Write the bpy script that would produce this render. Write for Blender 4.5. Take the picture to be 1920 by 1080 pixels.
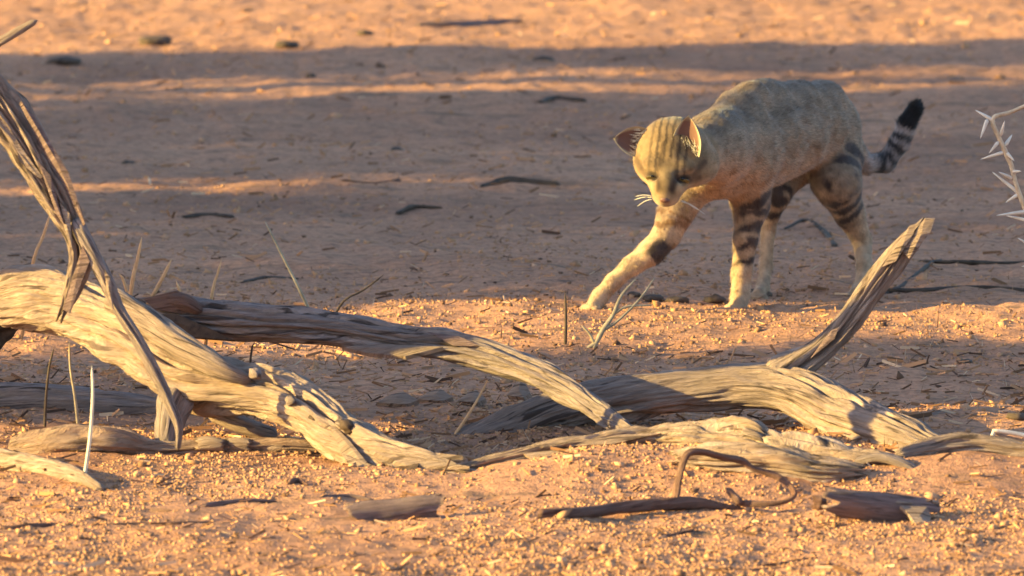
import bpy, math, random
import numpy as np
from mathutils import Vector

S = bpy.context.scene
for o in list(bpy.data.objects):
    bpy.data.objects.remove(o)

# ------------------------------------------------------------------ camera
CAM_H = 2.1
PITCH = math.radians(6.0)
HFOV = math.radians(5.0)
FPX = 960.0 / math.tan(HFOV / 2)
cam = bpy.data.cameras.new('camera')
cam.sensor_width = 36.0
cam.lens = 18.0 / math.tan(HFOV / 2)
cam.clip_start = 0.5
cam.clip_end = 3000
cam.dof.use_dof = True
cam.dof.focus_distance = 18.6
cam.dof.aperture_fstop = 13.0
camo = bpy.data.objects.new('camera', cam)
S.collection.objects.link(camo)
camo.location = (0, 0, CAM_H)
camo.rotation_euler = (math.radians(90) - PITCH, 0, 0)
S.camera = camo

# ------------------------------------------------------------------ sky, sun, exposure
SUN_EL = math.radians(15.0)
SUN_AZ = math.radians(8.0)      # the sun stands to the left, this much to the camera's side
world = bpy.data.worlds.new('World')
S.world = world
world.use_nodes = True
wn = world.node_tree
sky = wn.nodes.new('ShaderNodeTexSky')
sky.sky_type = 'NISHITA'
sky.sun_disc = False
sky.sun_elevation = SUN_EL
sky.sun_rotation = math.radians(270) - SUN_AZ
sky.air_density = 1.0
sky.dust_density = 1.0
sky.ozone_density = 2.5
wn.nodes['Background'].inputs[1].default_value = 0.115
wn.links.new(sky.outputs[0], wn.nodes['Background'].inputs[0])
sun = bpy.data.lights.new('sun', 'SUN')
sun.energy = 5.0
sun.angle = math.radians(0.5)
sun.color = (1.0, 0.78, 0.25)
suno = bpy.data.objects.new('sun', sun)
S.collection.objects.link(suno)
SUN_DIR = Vector((math.cos(SUN_EL) * math.cos(SUN_AZ), math.cos(SUN_EL) * math.sin(SUN_AZ), -math.sin(SUN_EL)))
suno.rotation_euler = SUN_DIR.to_track_quat('-Z', 'Y').to_euler()
suno.location = (-20, 10, 12)
S.view_settings.view_transform = 'Standard'
S.view_settings.look = 'None'
S.view_settings.gamma = 1.0
S.view_settings.use_curve_mapping = False
S.view_settings.exposure = 1.95

# ------------------------------------------------------------------ helpers
col = S.collection
rng = np.random.default_rng(11)
random.seed(5)
ct, st = math.cos(PITCH), math.sin(PITCH)


def P(px, py, d):
    """point of the place seen at photograph pixel (px, py), d metres in front of the camera"""
    u = (px - 960.0) / FPX
    v = -(py - 540.0) / FPX
    y = ct + v * st
    z = -st + v * ct
    k = d / y
    return np.array((u * k, d, CAM_H + z * k))


def gy(py):
    """ground distance seen at row py"""
    return CAM_H / math.tan(PITCH + math.atan((py - 540.0) / FPX))


def G(px, py):
    d = gy(py)
    return P(px, py, d)


def _hash(ix, iy, iz, seed):
    h = (ix.astype(np.int64) * 374761393 + iy.astype(np.int64) * 668265263 + iz.astype(np.int64) * 2147483647 + seed * 144665)
    h = (h ^ (h >> 13)) * 1274126177
    h = h & 0x7fffffff
    h = (h ^ (h >> 16)) * 1911520717
    h = h & 0x7fffffff
    h = h ^ (h >> 15)
    return (h & 0xffff) / 65535.0


def vnoise(p, seed=0):
    """3-D value noise in -1..1"""
    p = np.asarray(p, dtype=np.float64)
    f = np.floor(p)
    i = f.astype(np.int64)
    t = p - f
    t = t * t * (3 - 2 * t)
    r = 0
    for dx in (0, 1):
        wx = t[:, 0] if dx else 1 - t[:, 0]
        for dy in (0, 1):
            wy = t[:, 1] if dy else 1 - t[:, 1]
            for dz in (0, 1):
                wz = t[:, 2] if dz else 1 - t[:, 2]
                r = r + wx * wy * wz * _hash(i[:, 0] + dx, i[:, 1] + dy, i[:, 2] + dz, seed)
    return r * 2 - 1


def fbm(p, oct=4, seed=0, gain=0.5):
    r = 0
    a = 1.0
    for k in range(oct):
        r = r + a * vnoise(np.asarray(p) * (2.0 ** k) + 17.3 * k, seed + k)
        a *= gain
    return r


def make_mesh(name, verts, faces_flat, counts, smooth=True):
    m = bpy.data.meshes.new(name)
    verts = np.asarray(verts, dtype=np.float32)
    faces_flat = np.asarray(faces_flat, dtype=np.int32)
    counts = np.asarray(counts, dtype=np.int32)
    m.vertices.add(len(verts))
    m.vertices.foreach_set('co', verts.ravel())
    m.loops.add(len(faces_flat))
    m.loops.foreach_set('vertex_index', faces_flat)
    m.polygons.add(len(counts))
    st_ = np.zeros(len(counts), dtype=np.int32)
    st_[1:] = np.cumsum(counts)[:-1]
    m.polygons.foreach_set('loop_start', st_)
    m.polygons.foreach_set('loop_total', counts)
    m.polygons.foreach_set('use_smooth', np.full(len(counts), smooth, dtype=bool))
    m.update(calc_edges=True)
    m.validate()
    return m


def vcol(m, name, rgb):
    a = m.color_attributes.new(name, 'FLOAT_COLOR', 'POINT')
    c = np.ones((len(rgb), 4), dtype=np.float32)
    c[:, :3] = rgb
    a.data.foreach_set('color', c.ravel())


def vfloat(m, name, v):
    a = m.attributes.new(name, 'FLOAT', 'POINT')
    a.data.foreach_set('value', np.asarray(v, dtype=np.float32))


def link(name, mesh, mat=None, parent=None, loc=None):
    o = bpy.data.objects.new(name, mesh)
    col.objects.link(o)
    if mat is not None and mesh is not None and not mesh.materials:
        mesh.materials.append(mat)
    if parent is not None:
        o.parent = parent
    if loc is not None:
        o.location = loc
    return o


def tag(o, label, cat, group=None):
    o['label'] = label
    o['category'] = cat
    if group:
        o['group'] = group
    return o


def thing(name, loc, label, cat, group=None):
    o = bpy.data.objects.new(name, None)
    col.objects.link(o)
    o.location = [float(c) for c in loc]
    o.empty_display_size = 0.05
    tag(o, label, cat, group)
    return o


# ------------------------------------------------------------------ materials
def new_mat(name, rough=0.85, spec=0.2):
    m = bpy.data.materials.new(name)
    m.use_nodes = True
    b = m.node_tree.nodes['Principled BSDF']
    b.inputs['Roughness'].default_value = rough
    b.inputs['Specular IOR Level'].default_value = spec
    return m, m.node_tree, b


def noise_node(nt, vec, scale, detail=4, rough=0.55, dist=0.0):
    n = nt.nodes.new('ShaderNodeTexNoise')
    n.inputs['Scale'].default_value = scale
    n.inputs['Detail'].default_value = detail
    n.inputs['Roughness'].default_value = rough
    n.inputs['Distortion'].default_value = dist
    if vec is not None:
        nt.links.new(vec, n.inputs['Vector'])
    return n.outputs['Fac']


def ramp(nt, fac, stops):
    r = nt.nodes.new('ShaderNodeValToRGB')
    e = r.color_ramp.elements
    while len(e) < len(stops):
        e.new(0.5)
    for k, (p, c) in enumerate(stops):
        e[k].position = p
        e[k].color = (c[0], c[1], c[2], 1)
    nt.links.new(fac, r.inputs[0])
    return r.outputs[0]


def mixc(nt, fac, a, b, mode='MIX'):
    n = nt.nodes.new('ShaderNodeMix')
    n.data_type = 'RGBA'
    n.blend_type = mode
    for s, v in ((n.inputs[0], fac), (n.inputs[6], a), (n.inputs[7], b)):
        if isinstance(v, (int, float)):
            s.default_value = v
        elif isinstance(v, tuple):
            s.default_value = (v[0], v[1], v[2], 1)
        else:
            nt.links.new(v, s)
    return n.outputs[2]


def mapping(nt, vec, scale):
    n = nt.nodes.new('ShaderNodeMapping')
    n.inputs['Scale'].default_value = scale
    nt.links.new(vec, n.inputs['Vector'])
    return n.outputs[0]


def bump(nt, b, h, strength, dist):
    n = nt.nodes.new('ShaderNodeBump')
    n.inputs['Strength'].default_value = strength
    n.inputs['Distance'].default_value = dist
    nt.links.new(h, n.inputs['Height'])
    nt.links.new(n.outputs[0], b.inputs['Normal'])


def sand_material():
    m, nt, b = new_mat('sand', 0.95, 0.1)
    tc = nt.nodes.new('ShaderNodeTexCoord').outputs['Object']
    big = noise_node(nt, tc, 1.1, 5, 0.6)
    c1 = ramp(nt, big, [(0.3, (0.33, 0.157, 0.092)), (0.5, (0.45, 0.218, 0.124)), (0.72, (0.54, 0.265, 0.15))])
    fine = noise_node(nt, tc, 75, 4, 0.7)
    c2 = mixc(nt, 0.8, c1, ramp(nt, fine, [(0.28, (0.45, 0.45, 0.45)), (0.5, (0.97, 0.97, 0.97)), (0.75, (1.35, 1.32, 1.28))]), 'MULTIPLY')
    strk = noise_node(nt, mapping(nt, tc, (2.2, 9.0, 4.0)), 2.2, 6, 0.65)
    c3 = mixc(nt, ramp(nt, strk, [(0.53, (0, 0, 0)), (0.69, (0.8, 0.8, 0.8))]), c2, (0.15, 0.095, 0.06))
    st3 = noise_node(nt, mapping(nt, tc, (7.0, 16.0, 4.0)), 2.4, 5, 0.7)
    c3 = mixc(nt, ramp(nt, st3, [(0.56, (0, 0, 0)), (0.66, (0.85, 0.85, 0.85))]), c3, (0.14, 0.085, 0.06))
    nt.links.new(c3, b.inputs['Base Color'])
    h = noise_node(nt, tc, 130, 4, 0.7)
    bump(nt, b, h, 0.9, 0.006)
    return m


def clod_material():
    m, nt, b = new_mat('clods', 0.95, 0.1)
    at = nt.nodes.new('ShaderNodeAttribute')
    at.attribute_name = 'tone'
    c = ramp(nt, at.outputs['Fac'], [(0.0, (0.085, 0.045, 0.03)), (0.16, (0.26, 0.128, 0.065)), (0.5, (0.45, 0.225, 0.112)), (0.9, (0.53, 0.275, 0.155)), (1.0, (0.60, 0.40, 0.26))])
    nt.links.new(c, b.inputs['Base Color'])
    return m


def wood_material(name, dark, mid, pale, streak=0.6, spec=0.15):
    m, nt, b = new_mat(name, 0.8, spec)
    uv = nt.nodes.new('ShaderNodeUVMap')
    uv.uv_map = 'UVMap'
    vec = uv.outputs[0]
    tc = nt.nodes.new('ShaderNodeTexCoord').outputs['Object']
    grain = noise_node(nt, mapping(nt, vec, (240.0, 20.0, 1)), 1.0, 5, 0.65, 0.6)
    c = ramp(nt, grain, [(0.25, dark), (0.48, mid), (0.72, pale)])
    blotch = noise_node(nt, tc, 22, 5, 0.65)
    c = mixc(nt, ramp(nt, blotch, [(0.35, (0, 0, 0)), (0.7, (0.7, 0.7, 0.7))]), c, tuple(0.45 * a + 0.55 * e for a, e in zip(mid, (0.20, 0.155, 0.135))))
    st2 = noise_node(nt, mapping(nt, vec, (80.0, 6.0, 1)), 1.0, 4, 0.6, 1.2)
    c = mixc(nt, ramp(nt, st2, [(0.57, (0, 0, 0)), (0.64, (streak, streak, streak))]), c, tuple(a * 0.45 for a in dark))
    nt.links.new(c, b.inputs['Base Color'])
    g2 = noise_node(nt, mapping(nt, vec, (190.0, 22.0, 1)), 1.0, 6, 0.75, 0.5)
    bump(nt, b, g2, 1.0, 0.012)
    return m


def plain_material(name, ca, cb, scale=60, rough=0.8, spec=0.2, bmp=0.3):
    m, nt, b = new_mat(name, rough, spec)
    tc = nt.nodes.new('ShaderNodeTexCoord').outputs['Object']
    f = noise_node(nt, tc, scale, 4, 0.65)
    nt.links.new(ramp(nt, f, [(0.3, ca), (0.7, cb)]), b.inputs['Base Color'])
    if bmp:
        bump(nt, b, f, bmp, 0.004)
    return m


M_SAND = sand_material()
M_CLOD = clod_material()
M_WOOD = wood_material('weathered_wood', (0.122, 0.079, 0.066), (0.339, 0.230, 0.181), (0.509, 0.357, 0.289), 0.85)
M_WOOD_PALE = wood_material('bleached_wood', (0.154, 0.095, 0.073), (0.424, 0.282, 0.208), (0.604, 0.421, 0.334), 0.75)
M_WOOD_GREY = wood_material('grey_wood', (0.112, 0.078, 0.072), (0.314, 0.225, 0.199), (0.482, 0.351, 0.313), 0.85)
M_WOOD_RED = wood_material('red_brown_wood', (0.12, 0.068, 0.048), (0.34, 0.205, 0.145), (0.48, 0.31, 0.225), 0.6)
M_BARK = wood_material('shade_purple_bark', (0.112, 0.066, 0.060), (0.256, 0.156, 0.140), (0.413, 0.269, 0.237), 0.6)  # purple tone puts the shade on the bark fragments' faces into the colour
M_TWIG = wood_material('red_brown_twig', (0.09, 0.04, 0.03), (0.22, 0.105, 0.075), (0.34, 0.19, 0.135))
M_HOLE = plain_material('rot_and_shade', (0.035, 0.022, 0.016), (0.10, 0.06, 0.04), 90)  # near-black for rot, also standing in for shade in hollows
M_STRAW = plain_material('dry_straw', (0.50, 0.25, 0.11), (0.66, 0.38, 0.19), 50, bmp=0)
M_STRAW_GREY = plain_material('grey_straw', (0.22, 0.17, 0.12), (0.40, 0.31, 0.21), 50, bmp=0)
M_STALK_DARK = plain_material('dark_stalk', (0.04, 0.027, 0.02), (0.10, 0.066, 0.046), 50, bmp=0)
M_THORN = plain_material('white_thorn', (0.50, 0.38, 0.29), (0.72, 0.60, 0.48), 40, 0.5, 0.4, 0)
M_THORN_TWIG = plain_material('thorn_twig', (0.40, 0.26, 0.16), (0.60, 0.44, 0.30), 80)
M_DUNG = plain_material('dark_dry_dung', (0.045, 0.03, 0.022), (0.12, 0.078, 0.055), 70)
M_LEAF = plain_material('bush_leaf', (0.05, 0.07, 0.025), (0.10, 0.12, 0.05), 5, 0.6, 0.3, 0)
M_TRUNK = plain_material('bush_trunk', (0.09, 0.07, 0.055), (0.2, 0.16, 0.12), 30)

# ------------------------------------------------------------------ ground
# long low heap of sand in front, on which the half buried log lies
HEAP = [(P(870, 868, 17.30), 0.010, 0.10), (P(960, 850, 17.33), 0.040, 0.13), (P(1120, 830, 17.36), 0.062, 0.15), (P(1300, 820, 17.37), 0.070, 0.16),
        (P(1480, 830, 17.36), 0.062, 0.16), (P(1650, 850, 17.36), 0.045, 0.16), (P(1800, 860, 17.36), 0.044, 0.16), (P(2000, 880, 17.36), 0.035, 0.16), (P(2300, 880, 17.36), 0.0, 0.16)]
HX = np.array([h[0][0] for h in HEAP])
HY = np.array([h[0][1] for h in HEAP])
HH = np.array([0.0, 0.024, 0.040, 0.042, 0.030, 0.022, 0.034, 0.028, 0.0])
HY = HY - 0.05
HW = np.array([h[2] for h in HEAP])
MOUNDS = [(G(20, 650), 0.030, 0.13, 0.16), (G(110, 645), 0.018, 0.08, 0.12),
          (G(800, 905), 0.016, 0.16, 0.16), (G(1700, 905), 0.012, 0.2, 0.2), (G(1650, 640), 0.012, 0.5, 0.2), (G(700, 600), 0.012, 0.6, 0.2),
          (G(1800, 790), 0.018, 0.22, 0.25), (G(300, 900), 0.008, 0.4, 0.2)]


def H(x, y):
    x = np.asarray(x, dtype=np.float64).ravel()
    y = np.asarray(y, dtype=np.float64).ravel()
    p = np.stack([x, y, np.zeros_like(x)], 1)
    h = 0.012 * vnoise(p * (1.3, 0.75, 1), 3) + 0.007 * fbm(p * (3.5, 2.2, 1), 2, 7) + 0.0050 * vnoise(p * (11, 7, 1), 21)
    h = h + 0.0032 * vnoise(p * (31, 22, 1), 31) + 0.0018 * vnoise(p * (75, 50, 1), 41)
    cy = np.interp(x, HX, HY)
    ch = np.interp(x, HX, HH, left=0, right=0)
    cw = np.interp(x, HX, HW)
    dy = y - cy
    prof = np.exp(-(np.abs(dy) / np.where(dy < 0, cw, 0.17)) ** 2.4)
    h = h * (1 - 0.4 * prof) + ch * prof * (1 + 0.12 * vnoise(p * (9, 9, 1), 55))
    for c, hh, wx, wy in MOUNDS:
        h = h + hh * np.exp(-((x - c[0]) / wx) ** 2 - ((y - c[1]) / wy) ** 2)
    return h


def Hs(x, y):
    return float(H([x], [y])[0])


def build_ground():
    xin = np.linspace(-1.7, 1.7, 400)
    g = 0.009 * 1.32 ** np.arange(1, 38)
    xo = np.cumsum(g)
    xs = np.concatenate([-1.7 - xo[::-1], xin, 1.7 + xo])
    yin = np.concatenate([np.arange(15.4, 20.5, 0.0145), np.arange(20.5, 27.5, 0.024)])
    ylo = 15.4 - np.cumsum(0.015 * 1.3 ** np.arange(1, 34))[::-1]
    yhi = 27.5 + np.cumsum(0.024 * 1.3 ** np.arange(1, 37))
    ys = np.concatenate([ylo, yin, yhi])
    X, Y = np.meshgrid(xs, ys)
    Z = H(X, Y)
    v = np.stack([X.ravel(), Y.ravel(), Z], 1)
    nx, ny = len(xs), len(ys)
    i = (np.arange(ny - 1)[:, None] * nx + np.arange(nx - 1)[None, :]).ravel()
    f = np.stack([i, i + 1, i + nx + 1, i + nx], 1)
    m = make_mesh('ground', v, f.ravel(), np.full(len(f), 4))
    o = link('ground', m, M_SAND)
    o['kind'] = 'structure'
    return o


build_ground()

OCTV = np.array([(1, 0, 0), (0, 1, 0), (-1, 0, 0), (0, -1, 0), (0, 0, 1), (0, 0, -1)], float)
OCTF = np.array([(0, 1, 4), (1, 2, 4), (2, 3, 4), (3, 0, 4), (1, 0, 5), (2, 1, 5), (3, 2, 5), (0, 3, 5)])


def scatter_clods():
    n1, n2, n3 = 115000, 30000, 22000
    px = np.concatenate([rng.uniform(-350, 2270, n1), rng.uniform(-350, 2270, n2), rng.uniform(-350, 2270, n3)])
    py = np.concatenate([1250 - 520 * rng.beta(1.0, 1.6, n1), rng.triangular(420, 800, 900, n2), rng.uniform(-90, 620, n3)])
    d = CAM_H / np.tan(PITCH + np.arctan((py - 540) / FPX))
    x = (px - 960) / FPX * d
    n = len(px)
    r = np.exp(rng.normal(math.log(0.0020), 0.44, n))
    r[n1:n1 + n2] *= 1.05 + 0.8 * (rng.random(n2) < 0.06)
    r[n1 + n2:] *= 1.1 + 0.8 * (rng.random(n3) < 0.06)
    pat = fbm(np.stack([x * 4.5, d * 2.2, np.zeros_like(x)], 1), 3, 301)
    keep = rng.random(len(x)) < np.clip(0.62 + 0.75 * pat, 0.12, 1)
    x, d, r = x[keep], d[keep], r[keep]
    n = len(x)
    z = H(x, d)
    dup = rng.uniform(0.7, 1.3, (n, 6, 1))
    v = OCTV[None] * dup
    sc = np.stack([r * rng.uniform(0.7, 1.7, n), r * rng.uniform(0.7, 1.5, n), r * rng.uniform(0.55, 1.25, n)], 1)
    v = v * sc[:, None, :]
    v += rng.normal(0, 0.16, v.shape) * r[:, None, None]
    a = rng.uniform(0, math.tau, n)
    ca, sa = np.cos(a), np.sin(a)
    vx = v[..., 0] * ca[:, None] - v[..., 1] * sa[:, None]
    vy = v[..., 0] * sa[:, None] + v[..., 1] * ca[:, None]
    # tumble
    b = rng.uniform(-0.9, 0.9, n)
    cb, sb = np.cos(b), np.sin(b)
    vz = v[..., 2] * cb[:, None] - vx * sb[:, None]
    vx2 = vx * cb[:, None] + v[..., 2] * sb[:, None]
    V = np.stack([vx2 + x[:, None], vy + d[:, None], vz + (z - r * 0.05)[:, None]], 2).reshape(-1, 3)
    F = (OCTF[None] + (np.arange(n) * 6)[:, None, None]).reshape(-1)
    m = make_mesh('loose_clods', V, F, np.full(n * 8, 3), smooth=True)
    tone = np.clip(rng.normal(0.44, 0.19, n), 0, 0.92)
    big = rng.random(n) < 0.06
    tone[big] = rng.uniform(0, 0.12, big.sum())
    vfloat(m, 'tone', np.repeat(tone, 6))
    o = link('loose_clods', m, M_CLOD)
    o['kind'] = 'stuff'
    tag(o, 'crumbly orange sand grains and clods strewn over the ground', 'sand')


scatter_clods()


def scatter_litter():
    """short broken straws and chips lying on the sand, past counting"""
    n = 6200
    px = rng.uniform(-350, 2270, n)
    py = np.where(rng.random(n) < 0.55, rng.uniform(560, 1200, n), rng.uniform(-60, 560, n))
    py[:1600] = rng.uniform(650, 850, 1600)
    d = CAM_H / np.tan(PITCH + np.arctan((py - 540) / FPX))
    x = (px - 960) / FPX * d
    L = np.exp(rng.normal(math.log(0.008), 0.4, n))
    L[:1600] *= 1.25
    w = L * rng.uniform(0.06, 0.2, n)
    a = rng.normal(0, 0.8, n)
    e = rng.normal(0.1, 0.3, n)
    z = H(x, d) + 0.004
    dirv = np.stack([np.cos(a) * np.cos(e), np.sin(a) * np.cos(e), np.sin(e)], 1)
    side = np.stack([-np.sin(a), np.cos(a), np.zeros(n)], 1)
    up = np.cross(dirv, side)
    c = np.stack([x, d, z], 1)
    V = []
    for s in (-1, 1):
        for k in range(3):
            t = k * math.tau / 3
            V.append(c + dirv * (s * L)[:, None] + (side * math.cos(t) + up * math.sin(t)) * w[:, None] * (0.8 if s > 0 else 1))
    V = np.stack(V, 1).reshape(-1, 3)
    quads = np.array([(0, 1, 4, 3), (1, 2, 5, 4), (2, 0, 3, 5)])
    tris = np.array([(2, 1, 0), (3, 4, 5)])
    off = (np.arange(n) * 6)[:, None, None]
    F = np.concatenate([(quads[None] + off).ravel(), (tris[None] + off).ravel()])
    m = make_mesh('straw_litter', V, F, np.concatenate([np.full(n * 3, 4), np.full(n * 2, 3)]), smooth=False)
    tone = np.clip(rng.choice([0.02, 0.1, 0.3, 0.7, 1.0], n, p=[0.25, 0.25, 0.2, 0.2, 0.1]) + rng.normal(0, 0.05, n), 0, 1)
    vfloat(m, 'tone', np.repeat(tone, 6))
    o = link('straw_litter', m, M_CLOD)
    o['kind'] = 'stuff'
    tag(o, 'short straws and bark crumbs scattered over the sand', 'litter')


scatter_litter()



def scatter_stubble():
    """short upright dead grass ends in the lit strips, past counting"""
    n = 2600
    px = rng.uniform(-350, 2270, n)
    u = rng.random(n)
    py = np.where(u < 0.5, rng.normal(605, 32, n), np.where(u < 0.8, rng.uniform(-80, 100, n), rng.uniform(640, 860, n)))
    d = CAM_H / np.tan(PITCH + np.arctan((py - 540) / FPX))
    x = (px - 960) / FPX * d
    z = H(x, d) - 0.002
    L = np.exp(rng.normal(math.log(0.011), 0.45, n))
    w = rng.uniform(0.0006, 0.0014, n)
    lean = rng.normal(0, 0.45, (n, 2))
    dv = np.stack([lean[:, 0], lean[:, 1], np.ones(n)], 1)
    dv /= np.linalg.norm(dv, axis=1)[:, None]
    c = np.stack([x, d, z], 1)
    V = []
    for k in range(3):
        t = k * math.tau / 3
        V.append(c + np.stack([np.cos(t) * w, np.sin(t) * w, np.zeros(n)], 1))
    V.append(c + dv * L[:, None])
    V = np.stack(V, 1).reshape(-1, 3)
    tr = np.array([(0, 1, 3), (1, 2, 3), (2, 0, 3)])
    F = (tr[None] + (np.arange(n) * 4)[:, None, None]).ravel()
    m = make_mesh('grass_stubble', V, F, np.full(3 * n, 3), False)
    vfloat(m, 'tone', np.repeat(np.clip(rng.normal(0.6, 0.35, n), 0, 1), 4))
    o = link('grass_stubble', m, M_CLOD)
    o['kind'] = 'stuff'
    tag(o, 'short dead grass ends sticking out of the sand', 'grass')


scatter_stubble()

# ------------------------------------------------------------------ branch builder


def catmull(pts, n):
    pts = np.asarray(pts, float)
    k = len(pts)
    ext = np.vstack([2 * pts[0] - pts[1], pts, 2 * pts[-1] - pts[-2]])
    seg = np.linalg.norm(np.diff(pts[:, :3], axis=0), axis=1)
    cum = np.concatenate([[0], np.cumsum(seg)])
    s = np.linspace(0, cum[-1], n)
    idx = np.clip(np.searchsorted(cum, s, side='right') - 1, 0, k - 2)
    t = ((s - cum[idx]) / seg[idx])[:, None]
    p0, p1, p2, p3 = ext[idx], ext[idx + 1], ext[idx + 2], ext[idx + 3]
    r = 0.5 * ((2 * p1) + (-p0 + p2) * t + (2 * p0 - 5 * p1 + 4 * p2 - p3) * t ** 2 + (-p0 + 3 * p1 - 3 * p2 + p3) * t ** 3)
    return r, s


def limb_mesh(name, pts, around=28, step=0.006, lump=0.10, grain=0.06, cracks=0, crack_depth=0.25, ends=('round', 'round'), jag=0.03, seed=0, twist=0.6, flat=1.0, origin=(0, 0, 0), gap=None):
    """a gnarled limb: pts are (x, y, z, radius)"""
    pts = np.asarray(pts, float)
    L = np.sum(np.linalg.norm(np.diff(pts[:, :3], axis=0), axis=1))
    n = max(6, int(L / step))
    c, s = catmull(pts, n)
    cen, rad = c[:, :3], np.maximum(c[:, 3], 0.0006)
    tan = np.gradient(cen, axis=0)
    tan /= np.linalg.norm(tan, axis=1)[:, None]
    up = np.array((0, 0, 1.0))
    if abs(tan[0] @ up) > 0.9:
        up = np.array((0, 1.0, 0))
    n1 = np.zeros_like(cen)
    v = up - tan[0] * (up @ tan[0])
    n1[0] = v / np.linalg.norm(v)
    for i in range(1, n):
        v = n1[i - 1] - tan[i] * (n1[i - 1] @ tan[i])
        n1[i] = v / np.linalg.norm(v)
    n2 = np.cross(tan, n1)
    th = np.linspace(0, math.tau, around, endpoint=False)
    TH, SS = np.meshgrid(th, s)
    tw = TH + twist * SS
    R0 = np.repeat(rad[:, None], around, 1)
    q = np.stack([np.cos(tw).ravel() * 1.6, np.sin(tw).ravel() * 1.6, SS.ravel() * 9], 1)
    f = 1 + lump * fbm(q, 2, seed + 1).reshape(TH.shape)
    qd = np.stack([np.cos(tw).ravel() * 2.6, np.sin(tw).ravel() * 2.6, SS.ravel() * 26], 1)
    f = f + 0.45 * lump * vnoise(qd, seed + 3).reshape(TH.shape)
    q2 = np.stack([np.cos(tw).ravel() * 5.5, np.sin(tw).ravel() * 5.5, SS.ravel() * 12], 1)
    g = np.abs(vnoise(q2, seed + 5)).reshape(TH.shape)
    q3 = np.stack([np.cos(tw).ravel() * 13, np.sin(tw).ravel() * 13, SS.ravel() * 16], 1)
    g3 = vnoise(q3, seed + 9).reshape(TH.shape)
    q4 = np.stack([np.cos(tw).ravel() * 9, np.sin(tw).ravel() * 9, SS.ravel() * 11], 1)
    g4 = np.abs(vnoise(q4, seed + 13)).reshape(TH.shape)
    f = f - grain * (1 - g) ** 4 - 0.8 * grain * (1 - g4) ** 6 + grain * 0.5 * g3
    rs = np.random.default_rng(seed + 77)
    for k in range(cracks):
        s0 = rs.uniform(0.05, 0.9) * s[-1]
        ln = rs.uniform(0.1, 0.35) * s[-1]
        t0 = rs.uniform(0, math.tau)
        wob = 0.22 * vnoise(np.stack([SS.ravel() * 14, np.full(SS.size, k * 7.7), np.zeros(SS.size)], 1), seed + 30).reshape(TH.shape)
        dth = (tw - t0 - wob + math.pi) % math.tau - math.pi
        f = f - crack_depth * np.exp(-(dth / 0.085) ** 2) * np.clip(1 - ((SS - s0) / ln) ** 2, 0, 1)
    R = R0 * f
    # ends
    off = np.zeros_like(R)
    for e, kind in enumerate(ends):
        ds = SS if e == 0 else s[-1] - SS
        rr = rad[0] if e == 0 else rad[-1]
        if kind == 'round':
            t = np.clip(ds / max(rr * 0.8, 1e-6), 0, 1)
            R = R * np.sqrt(np.clip(1 - (1 - t) ** 2, 0.02, 1))
        elif kind == 'jag':
            w = np.clip(1 - ds / (rr * 2.5), 0, 1)
            qj = np.stack([np.cos(th) * 4.0, np.sin(th) * 4.0, np.full(around, seed * 3.1 + e)], 1)
            jn = vnoise(qj, seed + 60) + 0.5 * vnoise(qj * 2.3, seed + 61)
            off += (jn[None, :] * jag) * w * (-1 if e == 0 else 1)
            R = R * (1 - 0.25 * w)
    ca, sa = np.cos(TH), np.sin(TH)
    V = cen[:, None, :] + (n1[:, None, :] * ca[..., None] * flat + n2[:, None, :] * sa[..., None]) * R[..., None] + tan[:, None, :] * off[..., None]
    V = V.reshape(-1, 3)
    i = np.arange(n - 1)[:, None] * around
    j = np.arange(around)[None, :]
    j2 = (j + 1) % around
    F = np.stack([i + j, i + j2, i + around + j2, i + around + j], 2).reshape(-1, 4)
    # inset end caps (hollowed a little)
    capv, capf = [], []
    base = len(V)
    extra = []
    for e in (0, 1):
        ring = np.arange(around) + (0 if e == 0 else (n - 1) * around)
        cc = cen[0] if e == 0 else cen[-1]
        tdir = tan[0] if e == 0 else -tan[-1]
        inset = (rad[0] if e == 0 else rad[-1]) * (0.6 if ends[e] == 'jag' else 0.0)
        extra.append(cc + tdir * inset)
        ci = base + e
        for k in range(around):
            a, b = ring[k], ring[(k + 1) % around]
            capf.append((b, a, ci) if e == 0 else (a, b, ci))
    V = np.vstack([V, extra]) - np.asarray(origin)
    flat_f = np.concatenate([F.ravel(), np.array(capf).ravel()])
    cnt = np.concatenate([np.full(len(F), 4), np.full(len(capf), 3)])
    m = make_mesh(name, V, flat_f, cnt, True)
    uvl = m.uv_layers.new(name='UVMap')
    U = np.zeros((len(V), 2), np.float32)
    arc = (np.minimum(TH, math.tau - TH) * np.median(rad))
    U[:n * around, 0] = (arc + 0.15 * twist * SS).ravel() + seed * 0.37
    U[:n * around, 1] = SS.ravel() + seed * 1.7
    U[n * around:] = (seed * 0.37, seed)
    li = np.zeros(len(m.loops), np.int32)
    m.loops.foreach_get('vertex_index', li)
    uvl.data.foreach_set('uv', U[li].ravel())
    return m


def pp(seq, pxr=True):
    """(px, py, depth, radius in photograph pixels) -> (x, y, z, radius in metres)"""
    out = []
    for a, b, d, r in seq:
        p = P(a, b, d)
        out.append((p[0], p[1], p[2], r * d / FPX))
    return out


def limb(name, seq, mat, parent=None, origin=(0, 0, 0), raw=False, rest=None, **kw):
    pts = seq if raw else pp(seq)
    if rest is not None:
        pts = lift(pts, rest)
    m = limb_mesh(name, pts, origin=origin, **kw)
    return link(name, m, mat, parent)


def lift(pts, rest):
    return [(x, y, max(z, Hs(x, y) + rest * r), r) for x, y, z, r in pts]


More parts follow.
